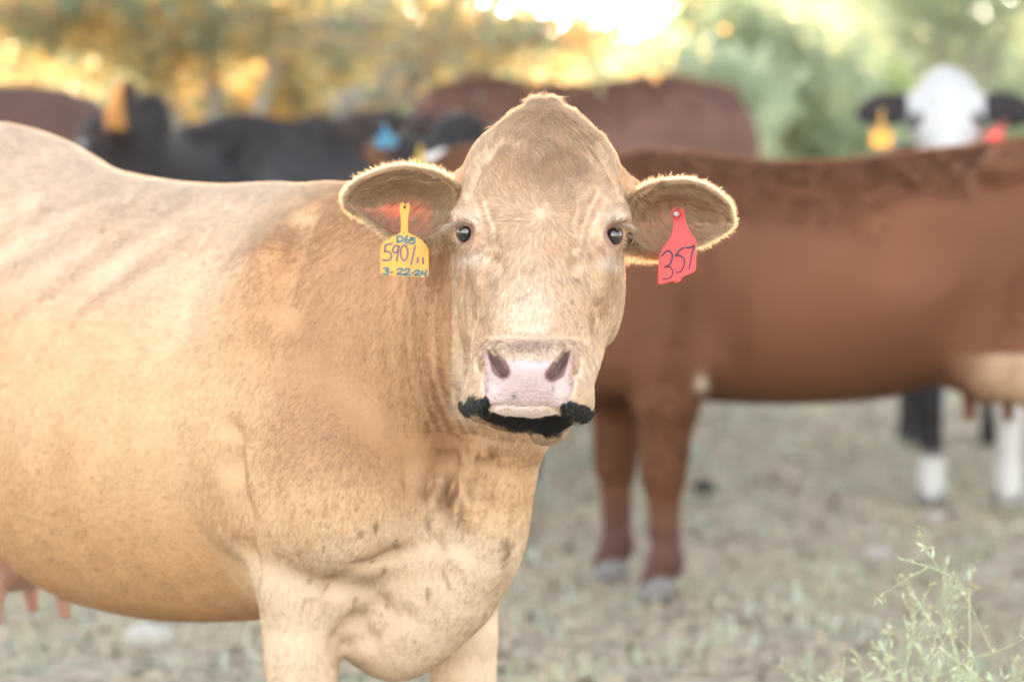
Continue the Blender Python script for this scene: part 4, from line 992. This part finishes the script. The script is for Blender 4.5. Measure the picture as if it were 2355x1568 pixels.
    for pts, sx in (([(1040, 517), (1052, 512), (1064, 508), (1078, 511)], -1), ([(1398, 515), (1412, 509), (1426, 510), (1440, 519)], 1)):
        a = np.array(pts, float); t = RNG.uniform(0, 3, 260); q = np.stack([np.interp(t, range(4), a[:, 0]), np.interp(t, range(4), a[:, 1])], -1)
        rt.append(P(q[:, 0], q[:, 1] + RNG.normal(0, 2, 260), 4.575 + .0006 * np.abs(q[:, 0] - 1240) * .0 + RNG.uniform(0, .01, 260))); dr.append(np.stack([np.full(260, sx * .9), np.full(260, -.5), np.full(260, -.25)], -1) + RNG.normal(0, .2, (260, 3)))
    rt = np.concatenate(rt); dr = np.concatenate(dr); nn = len(rt)
    hair('eyelashes', cow, HM, rt, np.tile([0, -.4, .9], (nn, 1)), dr, RNG.uniform(.010, .024, nn), .15, np.tile([.62, .47, .34], (nn, 1)), .0006, bend=2.0, curl=.1)

    # ---- ear hair
    for (Ve, Qe, Re, Ie, cen), sg in ((eL, -1), (eR, 1)):
        VNe = vnormals(Ve, Qe); ri = Re[Qe].mean(1); ii = Ie[Qe].mean(1); ce = Ve[Qe].mean(1); c3 = P(cen[0], cen[1], 4.70)
        pxe, pye = proj(ce); upw = sstep(-10, 35, cen[1] - pye)
        # inside: dense long hair under the upper rim and at the root, thin down elsewhere
        rootw = sstep(60, 110, -sg * (pxe - cen[0]))
        dens = np.where(ii > .9, (.06 if sg < 0 else .22) + .12 * vnoise(ce, 60, 0).clip(0) + 1.0 * np.maximum(upw * sstep(.15, .7, ri), rootw * sstep(.25, .6, ri)), 0); n = 20000
        rt, nr = sample(Ve, Qe, VNe, dens, n); px, py = proj(rt)
        dd = np.stack([sg * (.55 + .2 * (px - cen[0]) / 90), np.full(n, -.35), np.full(n, -.75)], -1) + .35 * vnoise(rt, 40.0)
        cI = lerp(np.tile([.44, .29, .175], (n, 1)), [.64, .46, .30], RNG.uniform(0, 1, n))  # brown inner hair, darkened for the shade inside the ear
        hair('ear_inner_hair', cow, HE, rt, nr, dd, RNG.uniform(.010, .028, n) * (1 - .3 * sstep(0, 50, py - cen[1])), RNG.uniform(.25, .6, n), cI, .0006, bend=.9, curl=.2, nj=.3)
        # fringe round the rim and short coat on the back
        low = sstep(0, 40, pye - cen[1])
        dens = np.where((ri > .96) & (ii < .95), 1.5 + 2.5 * sstep(10, 45, pye - cen[1]) * sstep(20, 70, -sg * (pxe - cen[0])), np.where(ii < .1, .08, 0)) * 1.0; n = 34000
        rt, nr = sample(Ve, Qe, VNe, dens, n); px, py = proj(rt)
        rad = unit(rt - c3); dd = rad + np.array([sg * .35, 0, 0]) + .35 * vnoise(rt, 45.0) + RNG.normal(0, .12, (n, 3))
        lowp = sstep(10, 45, py - cen[1]) * sstep(30, 90, -sg * (px - cen[0]))
        cI = lerp(np.tile([.84, .68, .48], (n, 1)), [.76, .56, .36], RNG.uniform(0, 1, n))
        hair('ear_fringe', cow, HE, rt, nr, dd, (.0145 + .022 * lowp) * RNG.uniform(.5, 1.5, n), RNG.uniform(.15, .6, n), cI, .0006, bend=.5, curl=.15, nj=.3)

    # ---- the two tags of the cream cow
    def tagset(name, label, cat, out, zf, Y, colr, yaw, strokes, stud, ink):
        o = np.array([zf(*q) for q in out]); c = o.mean(0); s = Y / F_PX
        root = empty(name, tuple(P(c[0], c[1], Y))); tag(root, label, cat)
        ax = np.array([math.cos(yaw), math.sin(yaw), 0]); ay = np.array([0, .04, 1.]); ay /= np.linalg.norm(ay); nn = np.cross(ax, ay)
        f = lambda q: np.stack([(q[:, 0] - c[0]) * s / math.cos(yaw), -(q[:, 1] - c[1]) * s], -1)
        me = plate(f(o), np.zeros(3), ax, ay, nn, .0022); m = plastic('tag_plastic', colr, .35); me.materials.append(m); link(bpy.data.objects.new('tag_plate', me), root)
        for nm, w, col_, group in strokes:
            mb = MB()
            for st in group: ribbon(mb, f(np.array([zf(*q) for q in st])), w * s, np.zeros(3), ax, ay, nn, .0014)
            mb.build(nm, simple_mat('tag_ink', col_, .6, .1, 80.0), root, smooth=False)
        b = f(np.array([zf(*stud)]))[0]; q = b[0] * ax + b[1] * ay
        return root, q, ax, ay, nn, m
    arc = lambda cx, cy, rx, ry, a0, a1, n=7: [(cx + rx * math.cos(math.radians(a)), cy + ry * math.sin(math.radians(a))) for a in np.linspace(a0, a1, n)]
    out = [(822, 580), (838, 602), (852, 612), (866, 600), (880, 588), (893, 610), (898, 645), (890, 690), (878, 730), (876, 800), (876, 890), (882, 920), (900, 938), (960, 960), (1030, 1005), (1085, 1060), (1108, 1110), (1113, 1150), (1113, 1380), (1106, 1415), (1085, 1432), (1060, 1434), (610, 1412), (575, 1402), (560, 1370), (558, 1130), (566, 1085), (590, 1040), (640, 1000), (700, 965), (765, 938), (786, 920), (794, 890), (794, 800), (791, 730), (783, 690), (779, 640), (786, 605), (800, 588)]
    s1 = ('lettering', 5.2, (.10, .17, .20), [[(755, 965), (755, 1030)], [(757, 966), (795, 970), (818, 998), (795, 1026), (757, 1030)], [(866, 962), (848, 992), (842, 1020), (856, 1042), (880, 1036), (882, 1014), (862, 1006), (846, 1018)], [(955, 986), (914, 984)], [(914, 984), (906, 1010)], [(906, 1010), (935, 1008), (950, 1028), (936, 1050), (902, 1048)]])
    s3 = ('lettering', 5.2, (.10, .17, .20), [[(600, 1333), (640, 1326), (650, 1342), (625, 1360), (652, 1372), (645, 1394), (592, 1396)], [(688, 1374), (692, 1378)], [(755, 1348), (785, 1334), (812, 1342), (800, 1366), (756, 1396)], [(756, 1396), (822, 1400)], [(838, 1352), (866, 1338), (894, 1346), (882, 1372), (838, 1402)], [(838, 1402), (904, 1406)], [(927, 1384), (931, 1387)], [(953, 1368), (978, 1354), (1003, 1362), (992, 1384), (955, 1407)], [(955, 1407), (1012, 1411)], [(1040, 1364), (1030, 1392)], [(1030, 1392), (1078, 1392)], [(1086, 1356), (1070, 1424)]])
    s2 = ('lettering', 4.4, (.20, .10, .14), [[(694, 1052), (640, 1060), (618, 1072)], [(618, 1072), (614, 1140)], [(614, 1140), (660, 1146), (690, 1190), (660, 1236), (583, 1237)], [(772, 1078), (735, 1072), (704, 1110), (715, 1150), (748, 1146), (772, 1085)], [(772, 1085), (760, 1170), (745, 1246)], arc(832, 1155, 40, 88, -70, 300, 13), [(957, 1083), (935, 1180), (910, 1286)], [(988, 1214), (985, 1265)], [(1044, 1214), (1048, 1280)]])
    r, q, ax, ay, nn, m = tagset('ear_tag', 'yellow ear tag with handwritten numbers below D65, in the cream cow\'s ear', 'ear tag', out, Z2, 4.668, (.84, .51, .10), 0.0, [s1, s3, s2], (838, 634), None)
    ball('stud', q + nn * .0012, .0022, simple_mat('tag_hole', (.05, .035, .02), .6), r, 12)
    out = [(690, 640), (697, 612), (715, 602), (800, 600), (812, 606), (818, 690), (833, 745), (862, 810), (905, 875), (938, 920), (946, 960), (942, 1235), (930, 1272), (905, 1290), (785, 1338), (776, 1360), (766, 1386), (735, 1395), (712, 1403), (702, 1392), (690, 1378), (560, 1416), (530, 1416), (513, 1398), (516, 1320), (525, 1130), (533, 1070), (560, 1020), (610, 960), (650, 890), (676, 820), (686, 740)]
    s1 = ('lettering', 4.6, (.035, .02, .05), [[(556, 1102), (600, 1056), (645, 1052), (674, 1100), (662, 1165), (635, 1205), (590, 1228)], [(590, 1228), (640, 1226), (676, 1265), (668, 1325), (625, 1358), (564, 1362)], [(797, 1015), (745, 1050)], [(745, 1050), (710, 1102)], [(710, 1102), (765, 1104), (808, 1150), (800, 1225), (765, 1280), (715, 1288)], [(825, 1012), (870, 1012), (918, 990)], [(918, 990), (890, 1110), (862, 1248)]])
    r, q, ax, ay, nn, m = tagset('ear_tag', 'red ear tag reading 357, hanging in front of the red-brown cow', 'ear tag', out, Z3, 4.655, (.78, .10, .10), .12, [s1], (735, 640), None)
    mb = MB(); a = np.linspace(0, 2 * np.pi, 24)
    for rr in (.0075, .0105): mb.tube(np.array([q + nn * .0012 + ax * rr * math.cos(t) + ay * rr * math.sin(t) for t in a]), .0009, 6)
    mb.build('collar', m, r)
    mb = MB(); mb.tube(np.array([q - nn * .001, q + nn * .008 - ax * .004]), [.0062, .0045], 12); mb.build('stud', m, r)
    ball('stud_tip', q + nn * .0088 - ax * .0045, .0042, simple_mat('stud_metal', (.35, .35, .37), .25, .1, 50.0, spec=.8), r, 12)

# ------------------------------------------------------------------ put the place together
build_ground()
build_grass()

def build_trees():
    L1 = leaf_mat('mesquite_leaf', (.20, .28, .19), (.80, .48, .15), .64, scale=3.2)
    L2 = leaf_mat('willow_leaf', (.36, .43, .30), (.54, .60, .43), .68)
    L3 = leaf_mat('bright_leaf', (.16, .30, .06), (.34, .42, .08), .6)
    L4 = leaf_mat('pale_leaf', (.30, .38, .25), (.50, .53, .35), .5)
    yT = 14.5; b = P(770, 300, yT); b = (b[0], yT, float(ground_h(b[0], yT)))
    rel = lambda pts: [tuple(P(x, y, yT + dy) - np.array(b)) for x, y, dy in pts]
    tree('mesquite_tree', b, [([(0, 0, -.05)] + rel([(790, 285, 0), (850, 235, -.1), (930, 185, -.3), (1005, 120, -.4), (1030, 20, -.3), (1050, -20, 0)]), .075),
                              ([(0.05, 0, .9)] + rel([(900, 245, -.3), (1000, 225, -.7), (1110, 170, -.8), (1200, 100, -.6)]), .035)], 5600, .026, L1, 'grey leaning tree with pale bare branches left of the cream cow\'s head', 'tree', 31, depth=2, spread=.2, barkcol=(.24, .215, .19), zmax=1.95, bl=.40)
    yU = 16.5; b2 = P(490, 300, yU); b2 = (b2[0], yU, float(ground_h(b2[0], yU)))
    rel2 = lambda pts: [tuple(P(x, y, yU + dy) - np.array(b2)) for x, y, dy in pts]
    tree('thorn_tree', b2, [([(0, 0, -.05)] + rel2([(492, 240, 0), (488, 150, 0), (460, 40, 0), (450, -20, 0)]), .07), ([(0, .1, .5)] + rel2([(380, 170, .4), (300, 90, .4), (260, 20, .3)]), .05), ([(0, .1, .4)] + rel2([(620, 190, -.3), (720, 110, -.4), (780, 20, -.2)]), .05)],
         26000, .030, L1, 'orange and green leafed tree behind the black cow', 'tree', 32, depth=3, spread=.13, barkcol=(.36, .34, .31), zmax=2.1, bl=.40)
    bush('green_bush', at(1700, 24), 24, 2.2, 2.75, 12000, .055, L2, 'soft grey-green bush rising behind the dark red cow\'s rump', 'bush', 41)
    bush('green_bush', at(1990, 25.5), 25.5, 1.25, 2.0, 9000, .055, L3, 'bright green bush between the grey-green bush and the white-faced cow', 'bush', 42)
    bush('green_bush', at(1400, 20), 20, 1.9, 1.95, 12000, .055, L2, 'low grey-green bush under the bright gap of sky', 'bush', 43)
    bush('green_bush', at(1150, 29), 29, 1.6, 2.2, 8000, .055, L4, 'pale bush half hidden behind the leaning grey branches', 'bush', 44)
    bush('leafy_bush', at(640, 17.5), 17.5, 1.5, 1.95, 14000, .03, L1, 'golden-green leafy bush right of the orange-leafed tree, behind the black cow', 'bush', 45, low=.05)
    bush('leafy_bush', at(960, 18.5), 18.5, 1.3, 1.8, 9000, .032, L2, 'grey-green leafy bush under the leaning grey branches', 'bush', 46, low=.05)
    yV = 27.0; b3 = P(2245, 300, yV); b3 = (b3[0], yV, float(ground_h(b3[0], yV)))
    rel3 = lambda pts: [tuple(P(x, y, yV + dy) - np.array(b3)) for x, y, dy in pts]
    tree('open_tree', b3, [([(0, 0, -.05)] + rel3([(2240, 200, 0), (2235, 110, 0), (2225, 10, 0), (2230, -150, 0)]), .13), ([(0, 0, 1.2)] + rel3([(2300, 80, 0), (2360, -40, .3)]), .07), ([(0, 0, 1.2)] + rel3([(2150, 90, 0), (2080, -40, .3)]), .07)],
         9000, .055, L4, 'open-crowned tree with sky showing through above the white-faced cow', 'tree', 33, depth=2, spread=.35)
    for x, Y, w, h, sd, lab in ((60, 30, 2.2, 2.3, 51, 'yellow-green sunlit bush at the far left edge'), (330, 33, 2.6, 2.6, 52, 'hazy olive bush behind the orange-leafed tree'), (2130, 33, 2.2, 2.2, 53, 'pale olive bush behind the bright green one'), (2420, 31, 2.0, 2.4, 54, 'yellowish bush behind the white-faced cow, at the right edge')):
        bush('field_bush', at(x, Y), Y, w, h, 9000, .06, L4, lab, 'bush', sd)
    # the far scrub, one mass
    rng = np.random.default_rng(77); lb = MB(); n = 90000
    x = rng.uniform(-16, 16, n); y = 50 + rng.normal(0, 2.5, n); q = np.stack([x, 0 * x, 0 * x], -1)
    hx = 3.9 + .5 * vnoise(q, .4, 0) + .5 * vnoise(q, 1.1, 1) - .55 * np.exp(-((x - 1.6) / 1.15) ** 4) - .3 * np.exp(-((x + .8) / .7) ** 2) + .35 * vnoise(q, 3.1, 2) - .8 * np.exp(-((x - 8) / .8) ** 2); z = rng.uniform(0, 1, n) ** .75 * np.maximum(hx, .5)
    leafcloud(lb, np.stack([x, y, z + .1], -1), .12, n, 78, .6); tag(lb.build('scrub', L4, smooth=False), kind='stuff')
build_trees()

# evening haze: one closed box of even air round everything
def build_haze():
    V = np.array([(x, y, z) for x in (-400, 400) for y in (-30, 420) for z in (-1.2, 9)], float)
    q = [[0, 1, 3, 2], [4, 6, 7, 5], [0, 4, 5, 1], [2, 3, 7, 6], [0, 2, 6, 4], [1, 5, 7, 3]]
    m = bpy.data.materials.new('evening_air'); m.use_nodes = True; nt = m.node_tree; nt.nodes.remove(nt.nodes['Principled BSDF'])
    v = N(nt, 'ShaderNodeVolumePrincipled'); v.inputs['Color'].default_value = (.95, .93, .88, 1); v.inputs['Density'].default_value = .0002; v.inputs['Anisotropy'].default_value = .3
    nt.links.new(v.outputs[0], nt.nodes['Material Output'].inputs['Volume'])
    tag(mesh_np('haze', V, np.array(q), m, smooth=False), kind='stuff')
build_haze()
build_background_cows()
build_light_cow()

# weeds in the foreground
def weed(name, x, Y, H, seed, label, stems, col=(.50, .53, .34)):
    rng = np.random.default_rng(seed); root = empty(name, (x, Y, float(ground_h(x, Y)))); tag(root, label, 'weed')
    st = MB(); lf = MB(); sd = MB(); tips = []
    def br(p, d, L, r, dep):
        n = 7; pts = [np.array(p)]; d = np.array(d, float)
        for i in range(n):
            d = d + rng.normal(0, .10, 3) + np.array([0, 0, .03]); d /= np.linalg.norm(d); pts.append(pts[-1] + d * L / n)
        st.tube(np.array(pts), np.linspace(r, r * .55, n + 1), 5)
        for k in range(rng.integers(4, 8)):
            c = pts[rng.integers(2, n + 1)]; a = unit(d + rng.normal(0, .9, 3)); w = unit(np.cross(a, rng.normal(0, 1, 3))) * rng.uniform(.0014, .003); l = rng.uniform(.010, .026)
            lf.add(np.stack([c, c + a * l * .5 + w, c + a * l, c + a * l * .5 - w]), [[0, 1, 2, 3]])
        if dep > 0:
            for k in range(rng.integers(2, 4)):
                t = rng.integers(2, n + 1); dd = unit(d + rng.normal(0, .55, 3) + np.array([0, 0, .15])); br(pts[t], dd, L * rng.uniform(.4, .75), r * .62, dep - 1)
        else: tips.extend(pts[-1] + rng.normal(0, .008, (3, 3)))
    for (dx, dy, h) in stems:
        d = unit(np.array([dx, dy, 1.0])); br((rng.normal(0, .02), rng.normal(0, .02), -.02), d, H * h, .0042, 3)
    for c in tips:
        u = rng.uniform(.0018, .0036); V = np.array([[1, 0, 0], [-1, 0, 0], [0, 1, 0], [0, -1, 0], [0, 0, 1], [0, 0, -1]]) * u + c
        sd.add(V, None, [[0, 2, 4], [2, 1, 4], [1, 3, 4], [3, 0, 4], [2, 0, 5], [1, 2, 5], [3, 1, 5], [0, 3, 5]])
    st.build('stem', simple_mat('weed_stem', col, .7, .25, 30.0, trans=.2), root)
    o = lf.build('leaves', simple_mat('weed_leaf', (.50, .56, .40), .7, .25, 40.0, trans=.35), root, smooth=False); o['kind'] = 'stuff'
    o = sd.build('seed_heads', simple_mat('weed_seed', (.52, .46, .24), .8, .2, 40.0), root); o['kind'] = 'stuff'
weed('tall_weed', at(2215, 5.15), 5.15, .38, 5, 'tall wispy pale green weed with tiny seed heads in the near right corner', [(.16, 0, 1.05), (-.12, .05, .95), (-.42, .0, .85), (.45, .05, .85), (.05, -.1, .8), (.3, -.1, .9)])
weed('tall_weed', at(2040, 5.35), 5.35, .30, 9, 'lower sparse weed left of the tall wispy one', [(-.3, 0, 1), (.2, .1, .9), (-.05, 0, 1.0)])
weed('tall_weed', at(2345, 5.3), 5.3, .33, 14, 'weed at the very right edge beside the tall wispy one', [(-.3, 0, 1), (.1, .1, .9), (-.5, 0, .8), (-.1, 0, 1)])
rock(345, 1500, 120, 70, 'pale rock on the ground under the cream cow\'s belly', (.40, .38, .34), 1)
rock(2015, 1288, 70, 40, 'small pale stone beyond the tall weed', (.42, .39, .37), 2)
rock(2140, 1212, 60, 36, 'small pinkish stone in front of the white-socked hooves', (.40, .35, .33), 3)
rock(1622, 1150, 55, 40, 'dark clod of dung behind the brown cow\'s foreleg', (.03, .027, .025), 4, 'dung', 'dung_clod')
rock(1240, 1440, 80, 40, 'dark earth clod near the cream cow\'s chest', (.11, .085, .07), 5, 'clod', 'earth_clod')
